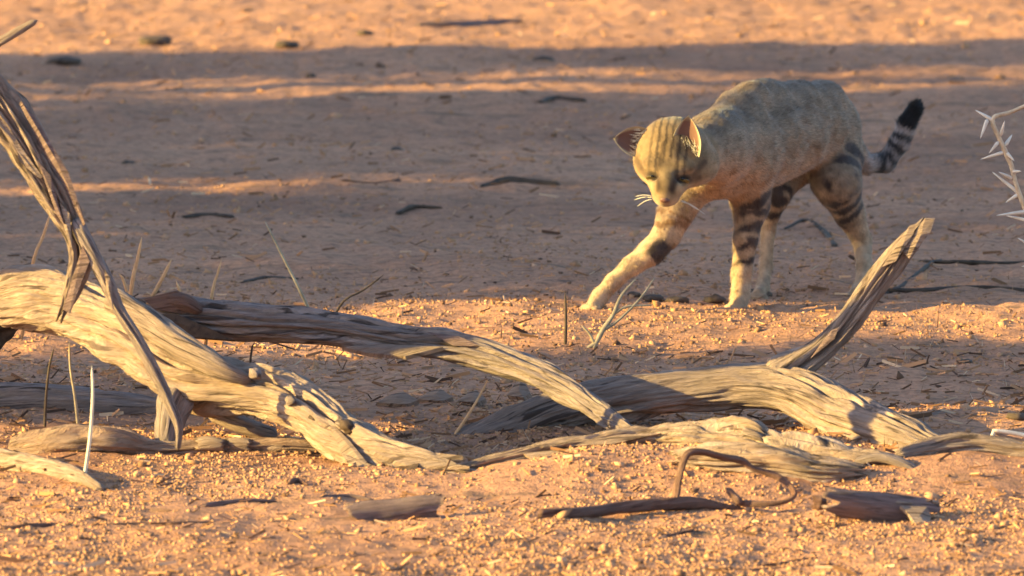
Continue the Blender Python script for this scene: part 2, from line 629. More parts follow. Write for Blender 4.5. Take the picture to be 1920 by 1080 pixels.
def one_limb(name, seq, mat, label, cat, group=None, rest=None, **kw):
    """a thing that is a single limb, its origin at its first point"""
    pts = pp(seq)
    if rest is not None:
        pts = lift(pts, rest)
    o0 = np.array(pts[0][:3])
    m = limb_mesh(name, pts, origin=o0, **kw)
    o = link(name, m, mat)
    o.location = o0
    tag(o, label, cat, group)
    return o


def blade_mesh(name, outline, thick, origin, bend=None):
    """thin splinter or bark flake from a 3-D outline (list of points), given thickness away from the camera"""
    pts = np.asarray(outline, float)
    k = len(pts)
    cen = pts.mean(0)
    nrm = np.cross(pts[1] - pts[0], pts[2] - pts[0])
    nrm /= np.linalg.norm(nrm) + 1e-12
    if nrm[1] > 0:
        nrm = -nrm
    A = pts
    B = pts - nrm * thick
    mid = cen + nrm * thick * 0.35
    V = np.vstack([A, B, [mid], [cen - nrm * thick]]) - origin
    F, cn = [], []
    for i in range(k):
        j = (i + 1) % k
        F += [i, j, 2 * k]
        cn.append(3)
        F += [k + j, k + i, 2 * k + 1]
        cn.append(3)
        F += [i, k + i, k + j, j]
        cn.append(4)
    m = make_mesh(name, V, F, cn, False)
    uvl = m.uv_layers.new(name='UVMap')
    li = np.zeros(len(m.loops), np.int32)
    m.loops.foreach_get('vertex_index', li)
    U = np.stack([V[:, 2] + V[:, 1], V[:, 0]], 1).astype(np.float32)
    uvl.data.foreach_set('uv', U[li].ravel())
    return m


def splinter(parent, origin, seq, mat, thick=0.004, name='splinter'):
    m = blade_mesh(name, [P(*q) for q in seq], thick, np.asarray(origin))
    return link(name, m, mat, parent)


# ------------------------------------------------------------------ the dead wood
# big leaning log on the left, ending splintered on the sand
o0 = P(860, 885, 17.3)
t = thing('dead_log', o0, 'thick weathered log slanting from the left edge down to a splintered end on the sand', 'log', 'dead logs on the sand')
limb('trunk', [(6, 560, 17.97, 44), (24, 556, 17.95, 58), (90, 560, 17.92, 62), (180, 592, 17.86, 62), (270, 648, 17.78, 70), (350, 705, 17.72, 68), (430, 722, 17.68, 54), (510, 738, 17.64, 50),
               (580, 770, 17.59, 52), (635, 815, 17.53, 48), (690, 850, 17.46, 46), (760, 868, 17.40, 36), (830, 880, 17.36, 22), (872, 884, 17.33, 9)],
     M_WOOD_PALE, t, o0, around=120, step=0.004, lump=0.19, grain=0.10, cracks=20, crack_depth=0.34, ends=('round', 'jag'), jag=0.03, seed=1, twist=1.2)
limb('side_limb', [(205, 560, 17.80, 28), (270, 600, 17.74, 27), (340, 650, 17.68, 26), (410, 690, 17.63, 22), (470, 715, 17.62, 10)], M_WOOD, t, o0, around=30, lump=0.12, grain=0.1, cracks=2, seed=2)
limb('stub', [(330, 735, 17.70, 40), (318, 780, 17.66, 30), (312, 815, 17.64, 28), (308, 850, 17.63, 22)], M_WOOD_GREY, t, o0, around=32, lump=0.2, grain=0.15, cracks=2, ends=('round', 'jag'), jag=0.012, seed=3)
limb('stub', [(395, 765, 17.76, 22), (450, 795, 17.74, 18), (520, 818, 17.72, 13)], M_WOOD, t, o0, around=22, lump=0.2, seed=4)
for k, (a, b, r) in enumerate([(652, 798, 17), (584, 782, 9), (478, 700, 13), (545, 750, 11), (640, 792, 12)]):
    d = {0: 17.47, 1: 17.532, 2: 17.60, 3: 17.555, 4: 17.485}[k]
    limb('knot', [(a - 4, b, d + 0.012, r), (a + 3, b + 2, d - 0.004, r * 0.85), (a + 8, b + 5, d - 0.010, r * 0.45)], M_HOLE if k in (0, 1) else M_WOOD_GREY, t, o0, around=16, step=0.003, lump=0.25, grain=0.2, ends=('round', 'jag'), jag=0.004, seed=40 + k)
for seq in ([(690, 842, 17.40), (760, 858, 17.36), (880, 874, 17.32), (760, 872, 17.35)],
            [(700, 860, 17.39), (790, 872, 17.35), (850, 912, 17.30), (780, 892, 17.33)],
            [(640, 850, 17.43), (720, 880, 17.36), (745, 905, 17.32), (660, 880, 17.39)],
            [(760, 850, 17.39), (830, 858, 17.36), (868, 862, 17.35), (800, 866, 17.36)],
            [(790, 885, 17.33), (850, 884, 17.31), (876, 900, 17.29), (860, 912, 17.285)],
            [(620, 800, 17.49), (650, 830, 17.44), (690, 880, 17.38), (640, 850, 17.44)],
            [(560, 760, 17.55), (640, 812, 17.48), (600, 800, 17.51)]):
    splinter(t, o0, seq, M_WOOD_PALE, 0.006)
for seq in ([(738, 876, 17.36), (785, 868, 17.345), (775, 900, 17.318), (745, 898, 17.325)], [(812, 880, 17.335), (842, 888, 17.32), (850, 912, 17.298), (826, 900, 17.31)]):
    splinter(t, o0, seq, M_HOLE, 0.004, 'rot_hole')

# long log behind it, from a broken left end down to the right across the fork log
o0 = P(1175, 800, 17.62)
t = thing('fallen_log', o0, 'slimmer grey log lying behind the thick log with a hollow broken left end', 'log', 'dead logs on the sand')
limb('trunk', [(268, 578, 18.16, 24), (330, 592, 18.14, 36), (430, 602, 18.11, 37), (540, 610, 18.08, 35), (660, 622, 18.04, 32), (760, 638, 18.01, 30), (840, 648, 17.98, 30), (930, 672, 17.95, 30), (1010, 702, 17.9, 28),
               (1075, 738, 17.84, 25), (1130, 775, 17.74, 20), (1180, 806, 17.62, 12)],
     M_WOOD_GREY, t, o0, around=100, step=0.004, lump=0.17, grain=0.11, cracks=20, crack_depth=0.38, ends=('jag', 'jag'), jag=0.02, seed=11, twist=0.5)
splinter(t, o0, [(268, 560, 18.12), (330, 545, 18.11), (385, 575, 18.10), (340, 588, 18.105), (290, 580, 18.11)], M_TWIG, 0.012, 'bark_flake')
splinter(t, o0, [(1075, 745, 17.80), (1130, 790, 17.70), (1150, 812, 17.66), (1120, 795, 17.70)], M_WOOD, 0.005)
splinter(t, o0, [(640, 650, 18.01), (720, 645, 17.99), (830, 650, 17.95), (760, 668, 17.965), (690, 662, 17.99)], M_WOOD, 0.008, 'bark_flake')
splinter(t, o0, [(800, 622, 17.97), (860, 630, 17.955), (905, 650, 17.94), (850, 648, 17.95)], M_BARK, 0.006, 'bark_flake')
splinter(t, o0, [(284, 590, 18.105), (330, 588, 18.10), (385, 612, 18.085), (440, 638, 18.075), (360, 632, 18.085), (310, 616, 18.10)], M_HOLE, 0.008, 'hollow')  # flat near-black plate painting the dark inside the hollow end
limb('knot', [(312, 560, 18.12, 16), (350, 566, 18.105, 18), (380, 585, 18.10, 8)], M_TWIG, t, o0, around=18, step=0.004, lump=0.3, seed=13)

# forked log on the right
o0 = P(1400, 780, 18.05)
t = thing('forked_log', o0, 'arched grey log on the right with one upright broken fork', 'log', 'dead logs on the sand')
limb('trunk', [(800, 868, 17.86, 20), (880, 832, 17.92, 36), (980, 796, 17.97, 46), (1080, 765, 18.0, 47), (1180, 745, 18.0, 45), (1290, 732, 18.0, 44), (1400, 725, 17.98, 44), (1490, 735, 17.94, 47), (1580, 780, 17.86, 53),
               (1660, 812, 17.76, 48), (1730, 838, 17.68, 40), (1775, 850, 17.64, 33)],
     M_WOOD, t, o0, around=120, step=0.004, lump=0.13, grain=0.085, cracks=24, crack_depth=0.36, ends=('round', 'jag'), jag=0.02, seed=21, twist=0.25)
limb('fork', [(1440, 715, 17.97, 38), (1490, 690, 17.97, 33), (1545, 652, 17.97, 28), (1600, 592, 17.97, 26), (1650, 525, 17.97, 26), (1695, 465, 17.97, 24), (1735, 418, 17.97, 15)],
     M_WOOD, t, o0, around=80, step=0.004, lump=0.18, grain=0.18, cracks=14, crack_depth=0.35, ends=('round', 'jag'), jag=0.012, seed=22)
splinter(t, o0, [(1655, 500, 17.945), (1705, 425, 17.945), (1718, 420, 17.945), (1712, 440, 17.942), (1680, 490, 17.94)], M_WOOD_PALE, 0.008)
splinter(t, o0, [(1690, 470, 17.945), (1735, 410, 17.945), (1753, 410, 17.945), (1745, 435, 17.942), (1705, 485, 17.94)], M_WOOD_PALE, 0.010)
splinter(t, o0, [(1520, 672, 17.945), (1560, 620, 17.94), (1572, 616, 17.94), (1565, 635, 17.938)], M_BARK, 0.006, 'bark_flake')
limb('shaded_end', [(1765, 848, 17.66, 27), (1800, 853, 17.64, 27), (1850, 862, 17.60, 25), (1885, 874, 17.57, 18)], M_WOOD_GREY, t, o0, around=28, lump=0.1, grain=0.1, cracks=3, seed=24)  # the log's own end, its grey wood imitates the shade on it
limb('knot', [(1722, 842, 17.66, 15), (1730, 846, 17.637, 13), (1735, 848, 17.63, 7)], M_HOLE, t, o0, around=16, step=0.003, lump=0.3, ends=('round', 'jag'), jag=0.004, seed=25)

# log half buried in the heap of sand
o0 = P(1300, 850, 17.3)
t = thing('buried_log', o0, 'bleached log half buried along the top of the sand heap in front', 'log', 'dead logs on the sand')
limb('trunk', [(860, 880, 17.36, 9), (930, 866, 17.37, 17), (1020, 850, 17.38, 24), (1120, 838, 17.39, 28), (1220, 828, 17.39, 32), (1330, 832, 17.36, 42), (1430, 852, 17.32, 48), (1540, 872, 17.29, 45), (1640, 884, 17.27, 38), (1740, 894, 17.25, 24)],
     M_WOOD_PALE, t, o0, around=110, step=0.0035, lump=0.26, grain=0.28, cracks=26, crack_depth=0.45, ends=('round', 'jag'), jag=0.02, seed=31)
limb('side_limb', [(1270, 900, 17.22, 24), (1340, 900, 17.20, 32), (1440, 908, 17.18, 36), (1540, 910, 17.17, 32), (1612, 905, 17.17, 18)], M_WOOD_PALE, t, o0, around=90, step=0.0035, lump=0.28, grain=0.3, cracks=16, crack_depth=0.45, ends=('jag', 'jag'), jag=0.015, seed=32, rest=0.35)
limb('stub', [(1345, 805, 17.37, 18), (1385, 796, 17.35, 17), (1418, 802, 17.33, 15), (1440, 818, 17.32, 11)], M_WOOD_PALE, t, o0, around=40, step=0.0025, lump=0.4, grain=0.35, cracks=8, crack_depth=0.5, ends=('round', 'jag'), jag=0.014, seed=33)
limb('stub', [(1392, 806, 17.33, 9), (1420, 816, 17.315, 8), (1438, 828, 17.31, 4)], M_WOOD, t, o0, around=22, step=0.0025, lump=0.4, grain=0.35, cracks=3, ends=('round', 'jag'), jag=0.008, seed=35)
for seq in ([(1560, 905, 17.17), (1610, 875, 17.19), (1618, 890, 17.18), (1600, 930, 17.14)], [(980, 850, 17.36), (1100, 838, 17.355), (1080, 858, 17.345), (1000, 862, 17.35)],
            [(1040, 838, 17.37), (1160, 815, 17.37), (1240, 812, 17.365), (1150, 832, 17.36)]):
    splinter(t, o0, seq, M_WOOD_PALE, 0.006)
limb('bark_strip', [(1600, 868, 17.24, 16), (1650, 858, 17.23, 18), (1700, 872, 17.21, 16), (1745, 902, 17.19, 7)], M_WOOD_GREY, t, o0, around=24, lump=0.15, grain=0.15, cracks=3, seed=34, flat=0.5)

# right hand low ridge log
one_limb('dead_root', [(1680, 892, 17.27, 12), (1750, 886, 17.30, 20), (1830, 888, 17.31, 22), (1910, 902, 17.30, 22), (2000, 918, 17.28, 20), (2100, 928, 17.26, 12)], M_WOOD, 'pale root breaking the sand below the bark slab at the right edge', 'root', 'roots in the sand', around=64, step=0.004, lump=0.25, grain=0.22, cracks=10, crack_depth=0.35, seed=36, rest=0.4)

# left foreground
o0 = P(240, 840, 17.62)
t = thing('buried_log', o0, 'grey brown log sunk in sand under the left logs with cracked bark rings', 'log', 'dead logs on the sand')
limb('trunk', [(15, 838, 17.64, 14), (80, 834, 17.63, 32), (160, 838, 17.62, 36), (230, 842, 17.62, 33), (290, 844, 17.62, 18), (420, 838, 17.62, 16), (540, 841, 17.61, 16), (640, 848, 17.60, 12)],
     M_WOOD_RED, t, o0, around=70, step=0.004, lump=0.3, grain=0.2, cracks=10, crack_depth=0.3, ends=('round', 'round'), seed=51, rest=0.45)
for k, (a, b, w) in enumerate([(395, 832, 26), (450, 832, 20), (515, 833, 22), (560, 836, 14)]):
    limb('bark_ring', [(a - w, b + 2, 17.615, 16.5), (a, b + 1, 17.613, 18.5), (a + w, b + 3, 17.61, 16.5)], M_WOOD_PALE, t, o0, around=24, step=0.004, lump=0.12, grain=0.1, ends=('jag', 'jag'), jag=0.006, seed=52 + k, rest=0.45)
one_limb('dead_root', [(-60, 845, 17.55, 20), (0, 862, 17.5, 24), (60, 885, 17.4, 24), (120, 910, 17.28, 20), (160, 926, 17.18, 15), (192, 932, 17.13, 8)], M_WOOD_PALE, 'pale tapering root at the lower left corner, pointing right into the sand', 'root', 'roots in the sand', around=30, lump=0.15, grain=0.12, cracks=4, seed=57, rest=0.4)
one_limb('fallen_log', [(-60, 772, 18.2, 28), (60, 768, 18.2, 30), (170, 770, 18.2, 29), (260, 772, 18.2, 24), (320, 775, 18.18, 14)], M_WOOD_GREY, 'dull grey log in shade under the thick left log', 'log', 'dead logs on the sand', around=34, lump=0.14, grain=0.12, cracks=5, seed=58, rest=0.5)
one_limb('fallen_log', [(-190, 772, 18.30, 46), (-130, 716, 18.29, 48), (-70, 655, 18.27, 48), (-20, 612, 18.25, 42), (20, 600, 18.24, 32), (45, 602, 18.24, 14)], M_HOLE, 'dark stump added in place of the shadow behind the thick log end at the left edge', 'log', 'dead logs on the sand', around=44, step=0.005, lump=0.25, grain=0.2, cracks=6, seed=59)  # dark shape standing for the shadow below the thick log's end

# standing broken branch at the left edge
o0 = P(335, 842, 17.55)
t = thing('standing_branch', o0, 'cracked standing branch with peeling bark crossing in front of the left log', 'branch')
limb('stem', [(-260, -60, 17.68, 44), (-120, 60, 17.66, 40), (-30, 158, 17.64, 42), (12, 215, 17.63, 40), (52, 278, 17.62, 38), (88, 340, 17.61, 36), (120, 395, 17.60, 30), (142, 440, 17.59, 21), (150, 485, 17.585, 20), (140, 530, 17.58, 20), (118, 585, 17.575, 10)],
     M_WOOD, t, o0, around=96, step=0.004, lump=0.26, grain=0.26, cracks=22, crack_depth=0.4, ends=('round', 'jag'), jag=0.02, seed=61, twist=0.4)
limb('side_limb', [(140, 410, 17.585, 16), (165, 460, 17.57, 16), (195, 520, 17.56, 16), (222, 580, 17.555, 13), (260, 640, 17.55, 12), (295, 705, 17.55, 12), (318, 755, 17.55, 12), (335, 800, 17.55, 9), (333, 845, 17.55, 5)],
     M_WOOD_GREY, t, o0, around=26, step=0.005, lump=0.15, grain=0.2, cracks=5, crack_depth=0.3, seed=62)
for seq in ([(40, 190, 17.60), (62, 215, 17.60), (128, 322, 17.58), (160, 420, 17.565), (138, 360, 17.575), (90, 290, 17.59)],
            [(70, 300, 17.585), (95, 330, 17.58), (120, 420, 17.565), (105, 400, 17.57)],
            [(155, 460, 17.56), (168, 490, 17.555), (130, 588, 17.55), (118, 580, 17.555)]):
    splinter(t, o0, seq, M_BARK, 0.006, 'bark_strip')
for seq in ([(0, 225, 17.60), (30, 270, 17.595), (75, 335, 17.58), (50, 315, 17.585)], [(112, 380, 17.575), (130, 400, 17.57), (136, 470, 17.56), (124, 440, 17.565)], [(196, 505, 17.545), (206, 520, 17.543), (212, 580, 17.54), (200, 545, 17.543)]):
    splinter(t, o0, seq, M_WOOD_PALE, 0.005)
limb('twig', [(-160, 160, 17.66, 14), (-60, 112, 17.64, 11), (0, 78, 17.63, 9), (35, 58, 17.63, 8), (70, 38, 17.63, 5)], M_WOOD, t, o0, around=16, seed=64, lump=0.12)

limb('side_limb', [(-0.99, 17.68, 0.74, 0.016), (-1.00, 17.74, 0.58, 0.016), (-1.02, 17.82, 0.44, 0.022), (-1.03, 17.90, 0.36, 0.05), (-1.04, 18.0, 0.315, 0.055), (-1.06, 18.08, 0.27, 0.04)], M_WOOD, t, o0, raw=True, around=24, step=0.012, lump=0.15, grain=0.15, cracks=3, seed=66)  # unseen drooping limb, added to cast shade on the slimmer grey log

# bark slabs, fragments and sticks in front
def shell_mesh(name, a, b, r0, r1, arc0, arc1, thick, origin, seed=0, n=26, k=14, jag=0.01):
    """a curl of bark: part of a tube from a to b"""
    a, b = np.asarray(a), np.asarray(b)
    ax = (b - a) / np.linalg.norm(b - a)
    u = np.cross(ax, (0, 0, 1.0))
    u /= np.linalg.norm(u)          # points toward or away from camera
    if u[1] > 0:
        u = -u
    w = np.cross(u, ax)
    if w[2] < 0:
        w = -w
    rows = []
    for lay in (0, 1):
        for i in range(n):
            t_ = i / (n - 1)
            for j in range(k):
                th = arc0 + (arc1 - arc0) * j / (k - 1)
                jn = float(vnoise(np.array([[th * 3, seed, 4.0]]), seed)[0]) * jag
                tt = t_ * np.linalg.norm(b - a) + (jn if t_ > 0.5 else -jn) * abs(t_ - 0.5) * 2
                r = (r0 + (r1 - r0) * t_) * (1 + 0.10 * float(vnoise(np.array([[th * 1.5, t_ * 4, seed]]), seed)[0]))
                r -= lay * thick
                rows.append(a + ax * tt + u * math.cos(th) * r + w * math.sin(th) * r)
    V = np.array(rows) - origin
    F, cn = [], []
    N = n * k
    for i in range(n - 1):
        for j in range(k - 1):
            p = i * k + j
            F += [p, p + 1, p + k + 1, p + k]
            F += [N + p, N + p + k, N + p + k + 1, N + p + 1]
            cn += [4, 4]
    for i in range(n - 1):
        for j in (0, k - 1):
            p = i * k + j
            F += [p, p + k, N + p + k, N + p]
            cn.append(4)
    for j in range(k - 1):
        for i in (0, n - 1):
            p = i * k + j
            F += [p, N + p, N + p + 1, p + 1]
            cn.append(4)
    m = make_mesh(name, V, F, cn, True)
    uvl = m.uv_layers.new(name='UVMap')
    li = np.zeros(len(m.loops), np.int32)
    m.loops.foreach_get('vertex_index', li)
    U = np.stack([np.tile(np.arange(k) / k * r0 * (arc1 - arc0), 2 * n), np.tile(np.repeat(np.arange(n) / n * np.linalg.norm(b - a), k), 2)], 1).astype(np.float32) + seed
    uvl.data.foreach_set('uv', U[li].ravel())
    return m


def shell(name, pa, pb, r0, r1, arc, mat, label=None, cat=None, parent=None, origin=None, seed=0, thick=0.004, group=None, jag=0.01):
    a, b = P(*pa), P(*pb)
    org = a if origin is None else np.asarray(origin)
    m = shell_mesh(name, a, b, r0, r1, math.radians(arc[0]), math.radians(arc[1]), thick, org, seed, jag=jag)
    o = link(name, m, mat, parent)
    if parent is None:
        o.location = org
        tag(o, label, cat, group)
    return o


s1 = 17.0 / FPX
shell('bark_slab', (655, 972, 16.85), (826, 950, 16.87), 30 * s1, 24 * s1, (-50, 100), M_BARK, 'curl of bark tinted purple grey for shade, lying on the orange sand below the splintered log end', 'bark', seed=3, group='bark pieces on the sand')
o0 = P(1640, 985, 16.72)
t = thing('bark_trough', o0, 'broken hollow bark tube with pale inner wood lying on the sand at lower right', 'bark', 'bark pieces on the sand')
shell('bark_shell', (1552, 938, 16.78), (1735, 962, 16.83), 27 * s1, 29 * s1, (-85, 80), M_BARK, parent=t, origin=o0, seed=7, thick=0.006, jag=0.02)
shell('inner_wood', (1590, 940, 16.80), (1752, 962, 16.84), 21 * s1, 25 * s1, (85, 290), M_WOOD_PALE, parent=t, origin=o0, seed=8, thick=0.005, jag=0.012)
splinter(t, o0, [(1688, 948, 16.79), (1738, 950, 16.795), (1746, 968, 16.785), (1742, 992, 16.75), (1722, 990, 16.75), (1706, 966, 16.77)], M_WOOD_PALE, 0.008)
splinter(t, o0, [(1600, 930, 16.80), (1660, 934, 16.80), (1712, 944, 16.80), (1650, 945, 16.79)], M_WOOD_PALE, 0.005)  # pale strip painting the sunlit top rim of the tube
limb('broken_end', [(1524, 940, 16.82, 15), (1536, 942, 16.82, 17), (1550, 944, 16.815, 16)], M_TWIG, t, o0, around=18, step=0.003, lump=0.25, ends=('jag', 'round'), jag=0.006, seed=71)
# the pale edged slab at the right edge
o0 = P(1900, 870, 17.50)
t = thing('bark_slab', o0, 'dark bark slab with bright pale rims standing at the right edge', 'bark', 'bark pieces on the sand')
splinter(t, o0, [(1846, 868, 17.52), (1866, 812, 17.54), (1990, 838, 17.55), (1985, 905, 17.50), (1900, 900, 17.49)], M_BARK, 0.012, 'slab')
limb('pale_rim', [(1843, 868, 17.51, 3.2), (1852, 840, 17.52, 3.6), (1863, 812, 17.53, 4), (1868, 808, 17.53, 4), (1920, 816, 17.535, 4.5), (1990, 836, 17.54, 4)], M_THORN, t, o0, around=10, step=0.003, lump=0.2, seed=73)

o0 = P(1270, 945, 17.0)
t = thing('crooked_stick', o0, 'red brown stick on the sand with a hooped side twig standing up', 'stick')
limb('stem', [(1008, 982, 16.80, 10), (1060, 968, 16.82, 12), (1120, 958, 16.86, 11), (1190, 950, 16.9, 12), (1250, 945, 16.93, 13), (1310, 944, 16.95, 12), (1360, 956, 16.95, 7), (1395, 960, 16.95, 3)], M_TWIG, t, o0, around=18, step=0.004, lump=0.2, grain=0.15, seed=81, rest=0.6)
limb('twig', [(1266, 942, 16.94, 7.8), (1270, 910, 16.94, 7.8), (1278, 875, 16.94, 7.0), (1290, 850, 16.94, 6.2), (1318, 847, 16.95, 6.2), (1355, 856, 16.96, 7.0), (1392, 864, 16.97, 7.0), (1412, 878, 16.97, 5.5), (1450, 890, 16.97, 6.2), (1478, 908, 16.96, 6.2),
              (1490, 928, 16.95, 5.5), (1470, 942, 16.94, 4.7), (1430, 945, 16.94, 5.5), (1385, 944, 16.95, 7.0)], M_TWIG, t, o0, around=16, step=0.004, lump=0.34, grain=0.15, seed=82, ends=('round', 'jag'), jag=0.004)
limb('stub', [(1390, 945, 16.94, 9), (1375, 930, 16.95, 8), (1362, 915, 16.95, 7)], M_TWIG, t, o0, around=14, step=0.004, lump=0.25, seed=83)

sticks = [([(1206, 996, 16.72, 6), (1245, 997, 16.72, 6), (1290, 990, 16.74, 6), (1302, 987, 16.75, 4)], 'short brown stick lying below the crooked red stick', M_TWIG),
          ([(1330, 1054, 16.36, 3), (1380, 1051, 16.37, 3.5), (1432, 1053, 16.37, 2)], 'thin dark straw in the bottom sand, left of a pair', M_TWIG),
          ([(1412, 1042, 16.43, 2.5), (1470, 1038, 16.44, 4), (1530, 1030, 16.48, 2)], 'thin dark straw in the bottom sand near the right, upper of a pair', M_TWIG),
          ([(1390, 1050, 16.39, 2), (1450, 1046, 16.40, 3), (1520, 1044, 16.41, 2)], 'thin dark straw in the bottom sand near the right, lower of a pair', M_TWIG),
          ([(600, 935, 17.0, 5), (650, 930, 17.02, 6), (700, 932, 17.02, 3)], 'short brown stick in the sand above the purple bark curl', M_BARK),
          ([(0, 995, 16.71, 7), (60, 992, 16.72, 8), (110, 988, 16.74, 4)], 'brown strip standing in for a shadow line at the lower left edge', M_TWIG),  # start of the ground shadow line, made as a brown strip
          ([(170, 990, 16.73, 6), (250, 986, 16.75, 7), (330, 984, 16.77, 8), (400, 978, 16.79, 4)], 'long brown strip standing in for a shadow line in the lower left sand', M_TWIG),  # the same shadow line carried on as a second strip
          ([(380, 945, 16.97, 6), (450, 940, 17.0, 6), (520, 938, 17.0, 4)], 'brown stick in the sand below the cracked buried log', M_BARK),
          ([(280, 955, 16.92, 7), (305, 958, 16.91, 7), (322, 960, 16.9, 3)], 'small dark chip of wood on the sand, below the standing branch foot', M_TWIG),
          ([(540, 915, 17.13, 8), (560, 912, 17.14, 9), (578, 916, 17.13, 3)], 'small dark chip of wood left of the splintered log end', M_TWIG),
          ([(900, 346, 21.85, 5), (945, 340, 21.88, 9), (1000, 340, 21.9, 9), (1050, 341, 21.88, 7)], 'dark stick lying on the shaded ground left of the cat', M_STALK_DARK),
          ([(1012, 200, 23.4, 6), (1040, 192, 23.5, 8), (1100, 194, 23.5, 7)], 'dark stick on the far shaded ground, above and left of the cat head', M_STALK_DARK),
          ([(340, 410, 21.2, 4), (390, 406, 21.2, 5), (440, 408, 21.2, 5)], 'thin dark stick on shaded ground above the back log', M_STALK_DARK),
          ([(745, 392, 21.35, 8), (775, 384, 21.4, 9), (830, 386, 21.4, 4)], 'stubby dark stick on shaded ground between the log and the cat', M_STALK_DARK),
          ([(640, 343, 21.85, 3), (700, 341, 21.88, 4), (752, 337, 21.92, 6)], 'reddish stick at the end of the thin sunlit strip', M_TWIG),
          ([(1470, 420, 21.0, 5), (1510, 412, 21.05, 6), (1545, 425, 21.0, 8), (1565, 455, 20.75, 7)], 'bent dark stick on the ground behind the cat belly', M_STALK_DARK),
          ([(1640, 560, 19.8, 5), (1690, 545, 19.95, 6), (1740, 512, 20.2, 6), (1765, 500, 20.3, 4)], 'dark stick slanting on the ground right of the upright fork', M_STALK_DARK),
          ([(1720, 505, 20.25, 4), (1800, 507, 20.25, 6), (1900, 500, 20.3, 5), (1960, 498, 20.3, 5)], 'long dark stick on the ground at the right edge', M_STALK_DARK),
          ([(780, 52, 25.6, 8), (850, 50, 25.7, 9), (930, 42, 25.8, 9), (980, 40, 25.8, 5)], 'low dark stick on the far sunlit sand at the top', M_BARK),
          ([(1640, 552, 19.88, 6), (1730, 556, 19.85, 6), (1840, 552, 19.9, 5), (1930, 556, 19.85, 5)], 'dark strip standing in for the cat shadow at the edge of the lit strip on the right', M_STALK_DARK),  # dark strip laid along the cat's shadow streak
          ([(450, 523, 20.15, 5), (500, 515, 20.2, 6), (560, 522, 20.15, 5)], 'dark stick on the ground just above the back log', M_STALK_DARK)]
for k, (seq, lab, mt) in enumerate(sticks):
    # rest each stick on the ground it lies on
    fixed = []
    for (a, b, d, r) in seq:
        p = P(a, b, gy(b))
        r = r * 0.78
        fixed.append((p[0], p[1], Hs(p[0], p[1]) + r * 0.3 * p[1] / FPX, r * p[1] / FPX))
    og = np.array(fixed[0][:3])
    m = limb_mesh('stick', fixed, origin=og, around=14, step=0.005, lump=0.4, grain=0.25, seed=100 + k)
    o = link('stick', m, mt)
    o.location = og
    tag(o, lab, 'stick', 'sticks lying on the sand')

# ------------------------------------------------------------------ dry stalks standing in the sand
stalks = [([(95, 398, 18.14), (80, 445, 18.14), (62, 492, 18.14), (40, 640, 18.16)], 4, M_STRAW, 'orange dry straw behind the thick log end at the left'),
          ([(266, 445, 18.12), (257, 490, 18.12), (248, 530, 18.12), (235, 640, 18.14)], 4.5, M_STRAW, 'upright orange straw sticking up between the two left logs, tallest of three'),
          ([(322, 485, 18.14), (308, 515, 18.14), (290, 548, 18.14), (240, 640, 18.16)], 5, M_STRAW, 'thick orange straw leaning right above the hollow log end'),
          ([(222, 512, 18.14), (234, 532, 18.14), (260, 640, 18.14)], 4, M_STRAW, 'tiny orange straw tip just behind the thick log'),
          ([(330, 526, 18.12), (338, 556, 18.12), (350, 660, 18.14)], 4, M_STRAW, 'short pale straw beside the hollow log end'),
          ([(415, 488, 18.16), (406, 520, 18.16), (398, 548, 18.16), (380, 690, 18.2)], 3.5, M_STRAW, 'pale straw standing behind the middle of the back log'),
          ([(497, 415, 18.9), (522, 465, 18.9), (545, 510, 18.9), (566, 552, 18.9), (610, 650, 18.95)], 3.5, M_STRAW_GREY, 'long dull straw leaning left behind the back log'),
          ([(172, 686, 17.2), (174, 740, 17.2), (170, 810, 17.2), (162, 870, 17.2), (155, 912, 17.2)], 4.2, M_THORN, 'bright white straw standing in front at the lower left'),
          ([(102, 650, 17.9), (92, 690, 17.9), (86, 750, 17.9), (84, 812, 17.9)], 3, M_STALK_DARK, 'dark bent stalk in the shade under the left log'),
          ([(130, 640, 17.9), (132, 690, 17.9), (140, 740, 17.9), (148, 812, 17.9)], 3.5, M_STRAW_GREY, 'grey drooping straw in the shade under the left log'),
          ([(1060, 545, 19.05), (1061, 600, 19.05), (1060, 656, 19.05)], 3.5, M_STALK_DARK, 'thin dark upright stalk left of the reaching paw'),
          ([(915, 712, 17.95), (895, 750, 17.93), (870, 790, 17.91), (845, 826, 17.9)], 3.5, M_STRAW, 'yellow straw leaning between the back log and the forked log'),
          ([(478, 640, 18.2), (470, 668, 18.2), (470, 780, 18.2)], 3, M_STALK_DARK, 'dark little stalk between the two left logs'),
          ([(720, 515, 18.95), (680, 545, 18.95), (640, 570, 18.95), (600, 655, 19.0)], 2.5, M_STALK_DARK, 'thin brown stalk slanting behind the back log')]
for k, (seq, r, mt, lab) in enumerate(stalks):
    pts = [(a, b, d, r * (0.55 + 0.45 * i / (len(seq) - 1))) for i, (a, b, d) in enumerate(seq)]
    pts = pts[::-1]
    one_limb('dry_stalk', pts, mt, lab, 'straw', 'dry straws standing in the sand', around=8, step=0.012, lump=0.1, grain=0.02, seed=200 + k)

# leafless little plant in front of the reaching paw
o0 = P(1115, 655, 19.02)
t = thing('dry_plant', o0, 'leafless grey forked seedling in front of the reaching paw', 'plant')
for k, seq in enumerate([[(1110, 658, 5), (1130, 620, 5), (1150, 590, 4), (1165, 555, 3), (1195, 520, 1.5)], [(1130, 620, 4), (1160, 600, 3), (1200, 560, 2.5), (1228, 520, 1.5)], [(1095, 656, 4), (1120, 640, 4), (1135, 612, 3)],
                         [(1150, 590, 3), (1175, 575, 2.5), (1225, 572, 1.5)], [(1118, 652, 3), (1105, 625, 2.5), (1090, 610, 2)]]):
    limb('stem' if k == 0 else 'twig', [(a, b, 19.03, r) for a, b, r in seq], M_STRAW_GREY, t, o0, around=8, step=0.006, lump=0.15, seed=230 + k)

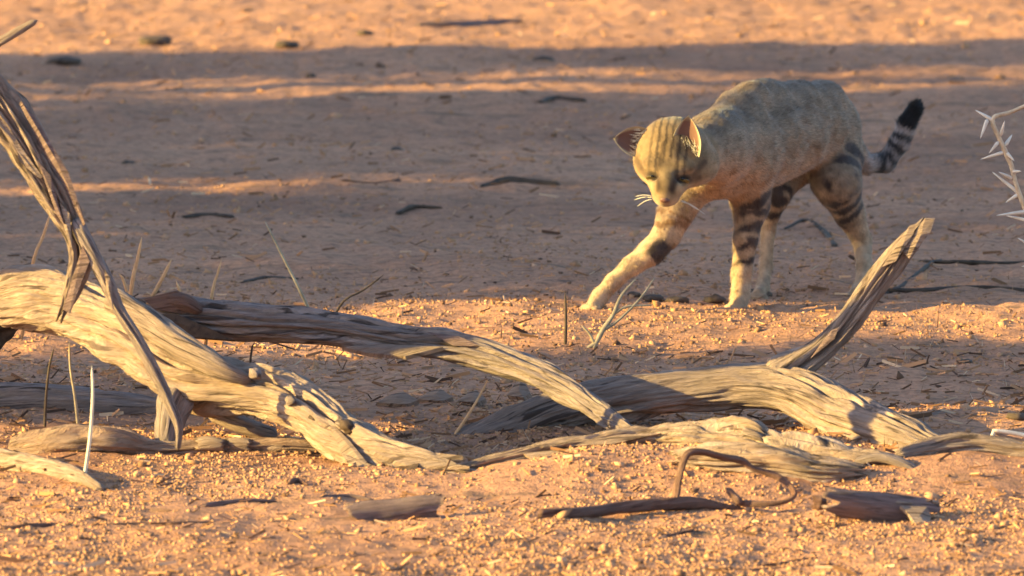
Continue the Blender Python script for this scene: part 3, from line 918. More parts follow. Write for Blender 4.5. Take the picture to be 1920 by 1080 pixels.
# pale flakes of bark standing in for sun spots behind the logs
for k, (a, b, w, lab) in enumerate([(745, 748, 40, 'pale pink flake standing in for a sun spot left of the middle gap'), (815, 742, 34, 'pale pink sun spot flake in the middle of the gap between logs'), (885, 745, 26, 'pale sun spot flake beside the leaning yellow straw'),
                                    (972, 735, 22, 'white upright sun spot flake under the back log near the forked log'), (1760, 780, 34, 'pinkish flake standing in for a sun spot on the shaded ground at the right')]):
    d = gy(b + 12)
    h = 14 if k != 3 else 26
    seq = [(a - w, b + 6, d), (a - w * 0.3, b - h * 0.6, d + 0.01), (a + w * 0.3, b - h, d + 0.012), (a + w, b + 2, d), (a + w * 0.4, b + 10, d - 0.01)]
    pts = [P(*q) for q in seq]
    og = pts[0]
    m = blade_mesh('bark_flake', pts, 0.01, og)
    o = link('bark_flake', m, M_WOOD_PALE)
    o.location = og
    tag(o, lab, 'bark', 'pale flakes behind the logs')

# droppings / dark lumps on the shaded ground
lumps = [(685, 68, 12, 'dark lump on the far sunlit sand at the top'), (290, 80, 22, 'dark mound lump at the far shadow edge on the left'), (540, 90, 16, 'dark lump along the far shadow edge, left of centre'),
         (120, 120, 20, 'dark lump in the far shade at the left'), (1020, 118, 14, 'dark lump in the far shade right of centre'), (240, 305, 10, 'dark dropping on shaded ground at the left'), (583, 147, 10, 'small lump on the dim far strip'),
         (1225, 572, 16, 'dark clod behind the reaching paw'), (1270, 578, 14, 'dark clod between the forepaws, left one'), (1340, 575, 16, 'dark clod between the forepaws beside the planted one'),
         (1420, 565, 18, 'dark clod right behind the planted forepaw'), (1810, 670, 14, 'dark clod on the ground at the right behind the fork log'), (1190, 570, 10, 'small dark clod behind the reaching paw tip'), (745, 275, 10, 'dark dropping on the middle shaded ground'),
         (1905, 800, 16, 'dark clod at the right edge above the pale rimmed slab')]
base = None
for k, (a, b, r, lab) in enumerate(lumps):
    p = G(a, b)
    rr = r * p[1] / FPX
    nth, nph = 14, 9
    V = []
    for i in range(nph + 1):
        ph = math.pi * i / nph
        for j in range(nth):
            th = math.tau * j / nth
            V.append((math.sin(ph) * math.cos(th), math.sin(ph) * math.sin(th), math.cos(ph)))
    V = np.array(V)
    V = V * (1 + 0.28 * fbm(V * 1.7 + k * 5.1, 3, 300 + k))[:, None]
    V = V * (rr * random.uniform(1.0, 1.6), rr * 1.2, rr * 0.55)
    F = []
    for i in range(nph):
        for j in range(nth):
            F.append((i * nth + j, i * nth + (j + 1) % nth, (i + 1) * nth + (j + 1) % nth, (i + 1) * nth + j))
    F = np.array(F)
    m = make_mesh('dirt_lump', V, F[:, ::-1].ravel(), np.full(len(F), 4), True)
    o = link('dirt_lump', m, M_DUNG)
    o.location = (p[0], p[1], Hs(p[0], p[1]) + rr * 0.2)
    tag(o, lab, 'dirt clod', 'dark lumps on the ground')

# ------------------------------------------------------------------ thorn branch hanging in at the right
o0 = P(2060, 735, 18.4)
t = thing('thorn_branch', o0, 'zigzag thorn twig with long white spines at the right edge', 'thorn branch')
limb('twig', [(2075, 760, 18.4, 7), (2030, 640, 18.4, 6), (1985, 540, 18.4, 6), (1945, 440, 18.4, 5), (1920, 385, 18.4, 5), (1905, 345, 18.4, 4.5), (1896, 310, 18.4, 4.5), (1885, 285, 18.4, 4.5), (1872, 255, 18.4, 4), (1862, 222, 18.4, 4), (1900, 208, 18.41, 3.5), (1960, 180, 18.42, 3)],
     M_THORN_TWIG, t, o0, around=10, step=0.005, lump=0.25, seed=251)
for k, (a, b) in enumerate([((1866, 228), (1828, 206)), ((1852, 222), (1838, 260)), ((1876, 256), (1884, 226)), ((1874, 264), (1854, 288)), ((1884, 274), (1898, 252)), ((1884, 285), (1838, 299)), ((1886, 285), (1902, 302)), ((1912, 363), (1860, 322)),
                            ((1900, 336), (1872, 322)), ((1912, 363), (1885, 380)), ((1897, 322), (1915, 321)), ((1930, 396), (1868, 404)), ((1934, 415), (1886, 404)), ((1950, 470), (1908, 446)), ((1962, 490), (1915, 500)), ((1940, 430), (1975, 400))]):
    dd = 18.4 + random.uniform(-0.015, 0.015)
    limb('thorn', [(a[0], a[1], 18.4, 4.2), ((a[0] + b[0]) / 2, (a[1] + b[1]) / 2, (18.4 + dd) / 2, 3.0), (b[0], b[1], dd, 0.9)], M_THORN, t, o0, around=8, step=0.004, lump=0.05, grain=0.0, seed=260 + k)

# ------------------------------------------------------------------ the wildcat
CD = 19.6                      # depth of its chest
CS = CD / FPX                  # metres per photograph pixel there


def C(px, py, dy):
    return P(px, py, CD + dy)


def gbone(seq):
    """chain of (px, py, depth offset, radius px) -> list of (point, radius)"""
    return [(C(a, b, d), r * CS) for a, b, d, r in seq]


LEGS = {
    'fore_l': gbone([(1394, 300, 0.00, 52), (1408, 380, 0.035, 31), (1398, 445, 0.025, 23), (1391, 510, 0.03, 19), (1388, 552, 0.025, 17), (1384, 572, 0.005, 17)]),
    'fore_r': gbone([(1318, 325, -0.03, 42), (1266, 400, -0.02, 29), (1250, 440, -0.03, 26), (1222, 472, -0.04, 24), (1184, 498, -0.045, 18), (1150, 528, -0.05, 15), (1126, 555, -0.055, 15), (1114, 573, -0.065, 15)]),
    'hind_l': gbone([(1558, 268, 0.27, 56), (1568, 340, 0.21, 43), (1592, 400, 0.25, 29), (1616, 450, 0.29, 18), (1620, 500, 0.25, 14), (1616, 538, 0.215, 14), (1606, 550, 0.19, 14)]),
    'hind_r': gbone([(1500, 300, 0.27, 40), (1456, 366, 0.20, 21), (1440, 430, 0.23, 14), (1436, 500, 0.21, 12), (1430, 540, 0.17, 12), (1423, 551, 0.14, 12)]),
}
TAIL = gbone([(1588, 258, 0.31, 22), (1622, 308, 0.36, 17), (1660, 306, 0.385, 18), (1686, 268, 0.39, 18), (1700, 232, 0.39, 17), (1716, 204, 0.39, 16)])
TORSO = gbone([(1382, 288, 0.01, 76), (1425, 262, 0.08, 80), (1470, 250, 0.15, 76), (1515, 240, 0.21, 66), (1542, 240, 0.27, 60)])
SPINE = gbone([(1335, 256, -0.10, 34), (1382, 208, 0.03, 34), (1432, 188, 0.09, 34), (1495, 190, 0.17, 32), (1545, 192, 0.25, 34), (1582, 230, 0.31, 32)])
NECK = gbone([(1385, 268, 0.0, 70), (1340, 278, -0.09, 58), (1295, 290, -0.16, 50)])
CHEST = gbone([(1335, 304, -0.07, 48), (1352, 324, -0.02, 42), (1385, 326, 0.02, 40)])
BELLY = gbone([(1400, 306, 0.05, 42), (1440, 302, 0.11, 36), (1490, 282, 0.19, 28)])
FACE = gbone([(1258, 312, -0.225, 46), (1251, 346, -0.245, 32), (1247, 368, -0.253, 20)])
HEADC = C(1262, 284, -0.20)
# face axes: forward (along the muzzle), side (towards the cat's left = viewer's right), up (forehead)
NOSE = C(1247, 374, -0.262)
hf = NOSE - C(1260, 290, -0.205)
hf /= np.linalg.norm(hf)
hs = np.array((0.985, -0.14, -0.10))
hs -= hf * (hs @ hf)
hs /= np.linalg.norm(hs)
hu = np.cross(hf, hs)
if hu[2] < 0:
    hu = -hu


def cat_field(Pn):
    """signed distance of the cat at points Pn (N,3), smooth union of tapered bones"""
    D = np.full(len(Pn), 1.0)

    def smin(a, b, k):
        h = np.clip(0.5 + 0.5 * (b - a) / k, 0, 1)
        return b * (1 - h) + a * h - k * h * (1 - h)

    def cone(a, ra, b, rb):
        ab = b - a
        L2 = ab @ ab
        t = np.clip(((Pn - a) @ ab) / L2, 0, 1)
        return np.linalg.norm(Pn - a - t[:, None] * ab, axis=1) - (ra + (rb - ra) * t)

    def ball(c, r, sc=(1, 1, 1), frame=None):
        q = Pn - c
        if frame is not None:
            q = np.stack([q @ frame[0], q @ frame[1], q @ frame[2]], 1)
        q = q / (np.array(sc) * r)
        return (np.linalg.norm(q, axis=1) - 1) * r * min(sc)

    def chain(ch, k):
        nonlocal D
        for (a, ra), (b, rb) in zip(ch[:-1], ch[1:]):
            D = smin(D, cone(a, ra, b, rb), k)

    chain(TORSO, 0.02)
    chain(SPINE, 0.025)
    chain(BELLY, 0.025)
    chain(CHEST, 0.02)
    chain(NECK, 0.025)
    for nm in LEGS:
        chain(LEGS[nm][:3], 0.022)
        chain(LEGS[nm][2:], 0.008)
        e, r = LEGS[nm][-1]
        fwd = np.array((-0.55, -0.83, 0)) if 'fore_r' != nm else np.array((-0.75, -0.66, 0))
        sd = np.array((fwd[1], -fwd[0], 0))
        for k in (-1.5, -0.5, 0.5, 1.5):
            c = e + fwd * (0.012 - 0.0025 * abs(k)) + sd * k * 0.0092 + np.array((0, 0, -0.006))
            D = smin(D, ball(c, 0.0088, (1, 1.25, 0.9)), 0.0025)
    chain(TAIL, 0.008)
    fr = (hs, hf, hu)
    D = smin(D, ball(HEADC, 0.058, (1.02, 1.0, 0.98), fr), 0.012)
    chain(FACE, 0.012)
    # cheeks, brow, muzzle pads, chin
    for sg in (-1, 1):
        D = smin(D, ball(HEADC + hs * sg * (0.030 if sg < 0 else 0.038) + hf * 0.020 - hu * 0.004, 0.030, (1, 1.15, 1), fr), 0.026)
        D = smin(D, ball(NOSE - hf * 0.010 + hs * sg * 0.0095 - hu * 0.008, 0.0125, (1, 0.9, 1), fr), 0.006)
        D = smin(D, ball(HEADC + hs * sg * 0.024 + hf * 0.048 + hu * 0.030, 0.013, (1.4, 0.8, 0.8), fr), 0.010)
    D = smin(D, ball(HEADC + hs * 0.050 + hf * 0.008 - hu * 0.022, 0.027, (1, 1.1, 1), fr), 0.014)
    D = smin(D, ball(NOSE - hf * 0.016 - hu * 0.024, 0.012, (1.1, 1, 0.8), fr), 0.007)
    for c0, r0 in ((C(1412, 180, 0.03), 29), (C(1392, 215, 0.0), 36), (C(1545, 188, 0.24), 26), (C(1580, 298, 0.26), 36)):
        D = smin(D, ball(c0, r0 * CS), 0.02)
    # eye hollows
    for sg in (-1, 1):
        e = ball(EYE(sg) + hf * 0.004 + hu * 0.007, 0.0100, (1.25, 0.55, 1.0), fr)
        D = -smin(-D, e, 0.006)
    return D


def EYE(sg):
    return HEADC + hs * sg * 0.0255 + hf * 0.066 + hu * 0.017


def surface_nets(f, lo, hi, h):
    n = np.ceil((hi - lo) / h).astype(int) + 1
    ax = [lo[i] + np.arange(n[i]) * h for i in range(3)]
    X, Y, Z = np.meshgrid(*ax, indexing='ij')
    pts = np.stack([X.ravel(), Y.ravel(), Z.ravel()], 1)
    # coarse pass first, the fine grid only near the surface
    st4 = 5
    cn = [int(math.ceil(n[i] / st4)) for i in range(3)]
    ca = [lo[i] + (np.arange(cn[i]) + 0.5) * st4 * h for i in range(3)]
    CX = np.stack([g.ravel() for g in np.meshgrid(*ca, indexing='ij')], 1)
    cv = f(CX).reshape(cn)
    fine = np.repeat(np.repeat(np.repeat(cv, st4, 0), st4, 1), st4, 2)[:n[0], :n[1], :n[2]].ravel().copy()
    near = np.abs(fine) < st4 * h * 1.6
    pn = pts[near]
    fine[near] = np.concatenate([f(pn[i:i + 300000]) for i in range(0, len(pn), 300000)])
    val = fine.reshape(n)
    s = val < 0
    corners = [(i, j, k) for i in (0, 1) for j in (0, 1) for k in (0, 1)]
    cs = np.zeros(n - 1, int)
    sl = lambda c: tuple(slice(c[i], n[i] - 1 + c[i]) for i in range(3))
    for c in corners:
        cs += s[sl(c)]
    act = (cs > 0) & (cs < 8)
    idx = -np.ones(n - 1, int)
    idx[act] = np.arange(act.sum())
    acc = np.zeros((act.sum(), 3))
    cnt = np.zeros(act.sum())
    for a in corners:
        for d in range(3):
            if a[d] == 0:
                b = list(a)
                b[d] = 1
                va, vb = val[sl(a)][act], val[sl(tuple(b))][act]
                cr = (va < 0) != (vb < 0)
                t = np.where(cr, va / np.where(cr, va - vb, 1), 0)
                p = np.repeat(np.array([a], float), len(t), 0)
                p[:, d] += t
                acc[cr] += p[cr]
                cnt[cr] += 1
    base = np.stack(np.nonzero(act), 1)
    V = lo + (base + acc / cnt[:, None]) * h
    quads = []
    for d in range(3):
        u, w = (d + 1) % 3, (d + 2) % 3
        sa = [slice(1, n[i] - 1) for i in range(3)]
        sb = [slice(1, n[i] - 1) for i in range(3)]
        sa[d] = slice(0, n[d] - 1)
        sb[d] = slice(1, n[d])
        A, B = s[tuple(sa)], s[tuple(sb)]
        cr = A != B
        loc = np.stack(np.nonzero(cr), 1)
        org = loc.copy()
        org[:, u] += 1
        org[:, w] += 1
        flip = B[cr]

        def cell(du, dw):
            q = org.copy()
            q[:, u] -= du
            q[:, w] -= dw
            return idx[q[:, 0], q[:, 1], q[:, 2]]
        Q = np.stack([cell(1, 1), cell(0, 1), cell(0, 0), cell(1, 0)], 1)
        Q[flip] = Q[flip][:, ::-1]
        quads.append(Q)
    return V, np.vstack(quads)


def seg_near(Pn, ch):
    """nearest distance (minus radius) and running length along a chain"""
    best = np.full(len(Pn), 9.0)
    run = np.zeros(len(Pn))
    acc = 0.0
    for (a, ra), (b, rb) in zip(ch[:-1], ch[1:]):
        ab = b - a
        L = np.linalg.norm(ab)
        t = np.clip(((Pn - a) @ ab) / (L * L), 0, 1)
        dd = np.linalg.norm(Pn - a - t[:, None] * ab, axis=1) - (ra + (rb - ra) * t)
        m = dd < best
        best[m] = dd[m]
        run[m] = acc + t[m] * L
        acc += L
    return best, run, acc


def sstep(a, b, x):
    t = np.clip((x - a) / (b - a), 0, 1)
    return t * t * (3 - 2 * t)


def lerp(c, d, t):
    return c * (1 - t[:, None]) + np.asarray(d) * t[:, None]


def coat(Pn, Nn):
    """coat colour of the cat at a place on its body"""
    n1 = fbm(Pn * 60, 3, 71)
    n2 = fbm(Pn * 220, 2, 73)
    c = np.repeat(np.array([(0.225, 0.175, 0.108)]), len(Pn), 0)
    bt, rt, lt = seg_near(Pn, TORSO)
    up = Nn[:, 2]
    c = lerp(c, (0.15, 0.108, 0.066), sstep(0.35, 0.95, up))                  # darker saddle
    c = lerp(c, (0.33, 0.235, 0.14), sstep(-0.05, -0.75, up))                # buff underside
    # faint upright flank bars
    fl = np.sin(rt * 150 + 1.5 * n1 + Pn[:, 2] * 8)
    tor = sstep(0.02, -0.005, bt)
    c = lerp(c, (0.14, 0.10, 0.065), 0.4 * tor * sstep(0.35, 0.9, fl) * sstep(-0.5, 0.1, up))
    # legs
    for nm, ch in LEGS.items():
        b, r, L = seg_near(Pn, ch)
        t0 = 0.075 if 'fore' in nm else 0.09
        w = sstep(0.018, 0.004, b) * sstep(t0 - 0.03, t0 + 0.03, r)
        c = lerp(c, (0.40, 0.295, 0.17), w * 0.85)
        spots = {'fore_l': [(0.075, 0.010), (0.103, 0.010), (0.132, 0.009), (0.158, 0.006), (0.186, 0.005)], 'fore_r': [(0.084, 0.004), (0.108, 0.005), (0.156, 0.015)],
                 'hind_l': [(0.052, 0.008), (0.078, 0.008), (0.103, 0.008), (0.128, 0.008), (0.152, 0.007)], 'hind_r': [(0.10, 0.008), (0.13, 0.008)]}[nm]
        for s0, wd in spots:
            side = Nn @ np.array((0.75, -0.3, -0.1))
            slant = 0.012 * side + 0.005 * n1
            band = np.exp(-((r + slant - s0) / wd) ** 2)
            k = sstep(0.012, 0.002, b) * band
            if nm != 'fore_r':
                k = k * (0.35 + 0.65 * sstep(-0.35, 0.25, side))
            else:
                k = k * (1 if wd < 0.01 else sstep(-0.35, 0.1, Nn @ np.array((0.7, -0.25, -0.65))))
            c = lerp(c, (0.045, 0.035, 0.03) if (nm != 'fore_r' or wd > 0.01) else (0.17, 0.10, 0.05), np.clip(k * 1.9, 0, 0.97))
        foot = sstep(L - 0.03, L - 0.005, r) * sstep(0.012, 0.002, b)
        c = lerp(c, (0.05, 0.04, 0.035), foot * sstep(-0.35, -0.8, Nn[:, 2]))
    # tail rings and black tip
    b, r, L = seg_near(Pn, TAIL)
    onT = sstep(0.012, 0.003, b) * sstep(0.035, 0.06, r)
    c = lerp(c, (0.33, 0.29, 0.24), onT)
    for s0, wd in ((L - 0.056, 0.006), (L - 0.078, 0.007), (L - 0.100, 0.008), (L - 0.124, 0.008)):
        c = lerp(c, (0.04, 0.035, 0.03), onT * np.clip(1.3 * np.exp(-((r + 0.004 * n1 - s0) / wd) ** 2), 0, 1))
    c = lerp(c, (0.012, 0.011, 0.010), onT * sstep(L - 0.042, L - 0.034, r))
    # head
    q = Pn - HEADC
    hx, hy, hz = q @ hs, q @ hf, q @ hu
    head = sstep(0.085, 0.07, np.linalg.norm(q * 0.85 - hf * 0.02, axis=1))
    c = lerp(c, (0.275, 0.19, 0.088), head * 0.9)
    c = lerp(c, (0.17, 0.118, 0.055), head * sstep(0.1, 0.7, Nn @ hu) * sstep(0.075, 0.05, hy) * 0.85)
    brow = head * sstep(0.004, 0.03, hz) * sstep(0.09, 0.07, hy)
    st_ = np.sin(hx * 520 + 0.6 * n1)
    c = lerp(c, (0.05, 0.034, 0.02), 0.95 * brow * sstep(0.05, 0.7, st_) * sstep(0.042, 0.025, np.abs(hx)))
    c = lerp(c, (0.15, 0.108, 0.052), head * 0.9 * sstep(0.020, 0.008, np.abs(hx)) * sstep(0.040, 0.055, hy) * sstep(0.100, 0.088, hy))
    c = lerp(c, (0.20, 0.14, 0.07), head * 0.5 * sstep(0.035, 0.055, np.abs(hx)))
    muz = head * sstep(0.092, 0.106, hy) * sstep(0.012, -0.012, hz)
    c = lerp(c, (0.54, 0.42, 0.27), muz * sstep(0.004, 0.014, np.abs(hx)))
    c = lerp(c, (0.50, 0.38, 0.24), head * sstep(-0.025, -0.05, hz) * 0.7)
    # cheek stripes, and a tear line that also paints the nose bridge shadow
    for sg in (-1, 1):
        e = EYE(sg)
        d1 = np.linalg.norm(np.stack([(Pn - e) @ hs / 1.25, (Pn - e) @ hf, (Pn - e) @ hu], 1), axis=1)
        c = lerp(c, (0.50, 0.39, 0.23), head * np.exp(-((d1 - 0.017) / 0.005) ** 2) * 0.12)
        c = lerp(c, (0.03, 0.022, 0.016), np.clip(1.4 * np.exp(-(np.sqrt(((Pn - e) @ (hs * sg * 0.9 - hf * 0.44) / 2.6) ** 2 + ((Pn - e) @ (hf * 0.9 + hs * sg * 0.44)) ** 2 + ((Pn - e) @ hu / 2.5) ** 2) / 0.0052) ** 4), 0, 0.98))
        front = sstep(-0.1, 0.25, Nn @ hu) * head
        for a, b2, wd_, col_, am in ((e + hf * 0.003 - hs * sg * 0.010, NOSE - hf * 0.008 + hs * sg * 0.011, 0.0048, (0.045, 0.027, 0.017), 0.92),
                                     (e + hs * sg * 0.012 - hf * 0.004, HEADC + hs * sg * 0.058 + hf * 0.030, 0.0045, (0.07, 0.043, 0.024), 0.85),
                                     (e + hs * sg * 0.010 + hf * 0.012, HEADC + hs * sg * 0.052 + hf * 0.052, 0.0042, (0.08, 0.05, 0.028), 0.8),
                                     (e - hs * sg * 0.010 - hf * 0.004, HEADC + hs * sg * 0.012 + hf * 0.020, 0.0032, (0.05, 0.032, 0.018), 0.8)):
            ax_, ay_ = (a - HEADC) @ hs, (a - HEADC) @ hf
            bx_, by_ = (b2 - HEADC) @ hs, (b2 - HEADC) @ hf
            L2 = (bx_ - ax_) ** 2 + (by_ - ay_) ** 2
            t_ = np.clip(((hx - ax_) * (bx_ - ax_) + (hy - ay_) * (by_ - ay_)) / L2, 0, 1)
            dl = np.hypot(hx - ax_ - t_ * (bx_ - ax_), hy - ay_ - t_ * (by_ - ay_)) + 0.0008 * n1
            c = lerp(c, col_, am * front * np.exp(-(dl / wd_) ** 2))
    # mouth line under the nose
    for sg in (-1, 1):
        a, b2 = NOSE + hf * 0.003 - hu * 0.006, NOSE - hf * 0.004 + hs * sg * 0.016 - hu * 0.016
        ab = b2 - a
        t_ = np.clip(((Pn - a) @ ab) / (ab @ ab), 0, 1)
        dl = np.linalg.norm(Pn - a - t_[:, None] * ab, axis=1)
        c = lerp(c, (0.06, 0.035, 0.025), 0.9 * np.exp(-(dl / 0.003) ** 2))
    c = c * np.array((1.06, 0.93, 1.0)) * (1 + 0.20 * n1 + 0.16 * n2)[:, None]
    return np.clip(c, 0.008, 0.9)


def flow(Pn):
    """direction the fur lies in"""
    f = np.repeat(np.array([(0.55, 0.75, -0.25)]), len(Pn), 0)
    for nm, ch in LEGS.items():
        b, r, L = seg_near(Pn, ch)
        w = sstep(0.02, 0.0, b) * sstep(0.03, 0.08, r)
        f = lerp(f, (0.15, 0.15, -1.0), w)
    b, r, L = seg_near(Pn, TAIL)
    f = lerp(f, (0.5, 0.1, 0.9), sstep(0.015, 0.002, b) * sstep(0.06, 0.1, r))
    q = Pn - NOSE
    head = sstep(0.095, 0.075, np.linalg.norm((Pn - HEADC) * 0.85 - hf * 0.02, axis=1))
    q = q / (np.linalg.norm(q, axis=1)[:, None] + 1e-9)
    f = f * (1 - head)[:, None] + q * head[:, None]
    return f / (np.linalg.norm(f, axis=1)[:, None] + 1e-9)


def fur_material():
    m, nt, b = new_mat('wildcat_coat', 0.8, 0.15)
    a = nt.nodes.new('ShaderNodeVertexColor')
    a.layer_name = 'coat'
    nt.links.new(a.outputs[0], b.inputs['Base Color'])
    b.inputs['Sheen Weight'].default_value = 0.15
    return m


M_FUR = fur_material()
M_EAR_IN = plain_material('ear_inside', (0.30, 0.15, 0.10), (0.50, 0.30, 0.20), 120)
M_NOSE = plain_material('nose_skin', (0.12, 0.05, 0.035), (0.18, 0.08, 0.06), 200, 0.5, 0.4)
M_EYE = plain_material('eye_amber', (0.05, 0.035, 0.012), (0.12, 0.08, 0.025), 60, 0.1, 0.6, 0)
M_PUPIL = plain_material('eye_pupil', (0.004, 0.004, 0.004), (0.008, 0.008, 0.008), 60, 0.1, 0.6, 0)
M_WHISK = plain_material('whisker_hair', (0.5, 0.42, 0.33), (0.62, 0.54, 0.44), 60, 0.5, 0.3, 0)


def build_cat():
    o0 = C(1388, 582, 0.02)
    o0[2] = 0
    t = thing('wildcat', o0, 'tawny striped wildcat walking with lowered head and one forepaw reaching out', 'cat')
    lo = np.array((0.11, CD - 0.42, -0.02))
    hi = np.array((0.74, CD + 0.46, 0.46))
    V, Q = surface_nets(cat_field, lo, hi, 0.0037)
    # gentle relaxation
    e = np.vstack([Q[:, [0, 1]], Q[:, [1, 2]], Q[:, [2, 3]], Q[:, [3, 0]]])
    for it in range(2):
        acc = np.zeros_like(V)
        cnt = np.zeros(len(V))
        np.add.at(acc, e[:, 0], V[e[:, 1]])
        np.add.at(cnt, e[:, 0], 1)
        V = V + 0.5 * (acc / cnt[:, None] - V)
    m = make_mesh('body', V - o0, Q.ravel(), np.full(len(Q), 4), True)
    N = np.zeros(len(V) * 3, np.float32)
    m.vertices.foreach_get('normal', N)
    N = N.reshape(-1, 3).astype(float)
    vcol(m, 'coat', coat(V, N))
    link('body', m, M_FUR, t)
    # fur
    tri = np.vstack([Q[:, [0, 1, 2]], Q[:, [0, 2, 3]]])
    ar = np.linalg.norm(np.cross(V[tri[:, 1]] - V[tri[:, 0]], V[tri[:, 2]] - V[tri[:, 0]]), axis=1)
    n = 190000
    r = np.random.default_rng(4)
    ti = r.choice(len(tri), n, p=ar / ar.sum())
    w = r.dirichlet((1, 1, 1), n)
    p = (V[tri[ti]] * w[:, :, None]).sum(1)
    nn = (N[tri[ti]] * w[:, :, None]).sum(1)
    nn /= np.linalg.norm(nn, axis=1)[:, None]
    fl = flow(p)
    fl = fl - nn * (fl * nn).sum(1)[:, None]
    fl /= np.linalg.norm(fl, axis=1)[:, None] + 1e-9
    lift = r.uniform(0.15, 0.6, n)[:, None]
    clump = np.stack([vnoise(p * 95, 81), vnoise(p * 95, 82), vnoise(p * 95, 83)], 1)
    d = fl + nn * lift + r.normal(0, 0.16, (n, 3)) + 0.45 * clump
    d /= np.linalg.norm(d, axis=1)[:, None]
    bt, _, _ = seg_near(p, TORSO)
    ln = 0.0048 + 0.006 * sstep(0.02, -0.01, bt)
    headw = sstep(0.095, 0.07, np.linalg.norm((p - HEADC) * 0.85 - hf * 0.02, axis=1))
    ln = ln * (1 - 0.45 * headw)
    face = np.linalg.norm(p - NOSE, axis=1)
    ln = ln * (0.45 + 0.55 * sstep(0.02, 0.06, face))
    tb, tr, tl = seg_near(p, TAIL)
    ln = ln + 0.004 * sstep(0.012, 0.002, tb) * sstep(0.04, 0.07, tr)
    ln = ln * r.uniform(0.6, 1.25, n) * np.where(r.random(n) < 0.07, 1.7, 1.0)
    sd = np.cross(d, nn)
    sd /= np.linalg.norm(sd, axis=1)[:, None] + 1e-9
    wd = 0.00055
    A = p - nn * 0.0008 - sd * wd
    B = p - nn * 0.0008 + sd * wd
    T = p + d * ln[:, None]
    FV = np.stack([A, B, T], 1).reshape(-1, 3)
    fm = make_mesh('fur', FV - o0, np.arange(3 * n), np.full(n, 3), True)
    cc = coat(p, nn) * r.uniform(0.5, 1.45, (n, 1)) * (1 + 0.2 * clump[:, :1])
    vcol(fm, 'coat', np.repeat(cc, 3, 0))
    nsh = nn + 0.4 * clump + r.normal(0, 0.12, (n, 3))
    nsh /= np.linalg.norm(nsh, axis=1)[:, None]
    fm.normals_split_custom_set_from_vertices(np.repeat(nsh, 3, 0).astype(np.float32))
    fo = link('fur', fm, M_FUR, t)
    fo['kind'] = 'stuff'

    # ears: cupped shells with thickness
    def ear(base_c, tip, across, openn, half_w, cup, name='ear'):
        ax = tip - base_c
        Lh = np.linalg.norm(ax)
        ax = ax / Lh
        ac = across - ax * (across @ ax)
        ac /= np.linalg.norm(ac)
        op = np.cross(ax, ac)
        if op @ openn < 0:
            op = -op
        nu, nt_ = 15, 14
        out = []
        for lay in (0, 1):
            for i in range(nt_):
                tt = i / (nt_ - 1)
                wv = half_w * (1 - tt ** 2.0) ** 0.75 * (1 + 0.15 * math.sin(tt * math.pi))
                wv = max(wv, 0.0012)
                for j in range(nu):
                    uu = -1 + 2 * j / (nu - 1)
                    depth = cup * (1 - uu * uu) * (1 - 0.75 * tt)
                    pt = base_c + ax * Lh * tt + ac * uu * wv * (1 - 0.15 * (1 - tt)) - op * (depth + lay * 0.0026 * (1.0 - 0.5 * tt))
                    pt = pt - op * 0.004 * tt * tt
                    out.append(pt)
        Ve = np.array(out)
        NN = nt_ * nu
        Fi, Fo, Fr = [], [], []
        for i in range(nt_ - 1):
            for j in range(nu - 1):
                a = i * nu + j
                Fi.append((a, a + 1, a + nu + 1, a + nu))
                Fo.append((NN + a, NN + a + nu, NN + a + nu + 1, NN + a + 1))
        for i in range(nt_ - 1):
            for j in (0, nu - 1):
                a = i * nu + j
                Fr.append((a, a + nu, NN + a + nu, NN + a))
        for j in range(nu - 1):
            a = (nt_ - 1) * nu + j
            Fr.append((a, a + 1, NN + a + 1, NN + a))
        F_ = np.array(Fi + Fo + Fr)
        me = make_mesh(name, Ve - o0, F_.ravel(), np.full(len(F_), 4), True)
        colr = np.repeat(np.array([(0.50, 0.40, 0.26)]), len(Ve), 0)
        tt = np.tile(np.repeat(np.linspace(0, 1, nt_), nu), 2)
        uu = np.abs(np.tile(np.tile(np.linspace(-1, 1, nu), nt_), 2))
        inner = np.arange(len(Ve)) < NN
        colr[~inner] = (0.22, 0.145, 0.075)
        kk = sstep(0.98, 0.70, uu[inner]) * sstep(1.0, 0.85, tt[inner])
        colr[inner] = lerp(np.repeat(np.array([(0.42, 0.32, 0.20)]), NN, 0), (0.15, 0.07, 0.05), kk)
        vcol(me, 'coat', colr)
        eo = link(name, me, M_FUR, t)
        # pale hair tuft at the ear opening
        k = 60
        rb = r.uniform(-1, 1, k)
        st0 = base_c + ax[None] * (Lh * r.uniform(0.0, 0.35, k))[:, None] + ac[None] * (rb * half_w * 0.85)[:, None] - op[None] * (cup * 0.4 * (1 - rb * rb))[:, None]
        dv = ax[None] * 0.9 + op[None] * 0.35 - ac[None] * (rb * 0.5)[:, None] + r.normal(0, 0.2, (k, 3))
        dv /= np.linalg.norm(dv, axis=1)[:, None]
        FVt = np.stack([st0 - ac * 0.0006, st0 + ac * 0.0006, st0 + dv * r.uniform(0.008, 0.018, k)[:, None]], 1).reshape(-1, 3)
        mt = make_mesh('ear_tuft', FVt - o0, np.arange(3 * k), np.full(k, 3), True)
        vcol(mt, 'coat', np.repeat(np.array([(0.62, 0.52, 0.38)]), 3 * k, 0))
        link('ear_tuft', mt, M_FUR, eo)
        return eo

    camv = np.array((0, -1.0, 0.1))
    ear(C(1212, 268, -0.215), C(1153, 260, -0.225), np.array((0.05, 0.15, 1.0)), np.array((-0.1, -0.9, 0.35)), 0.027, 0.016)
    ear(C(1286, 292, -0.252), C(1289, 219, -0.262), np.array((1.0, -0.35, 0.0)), np.array((0.5, -0.8, 0.0)), 0.027, 0.017)

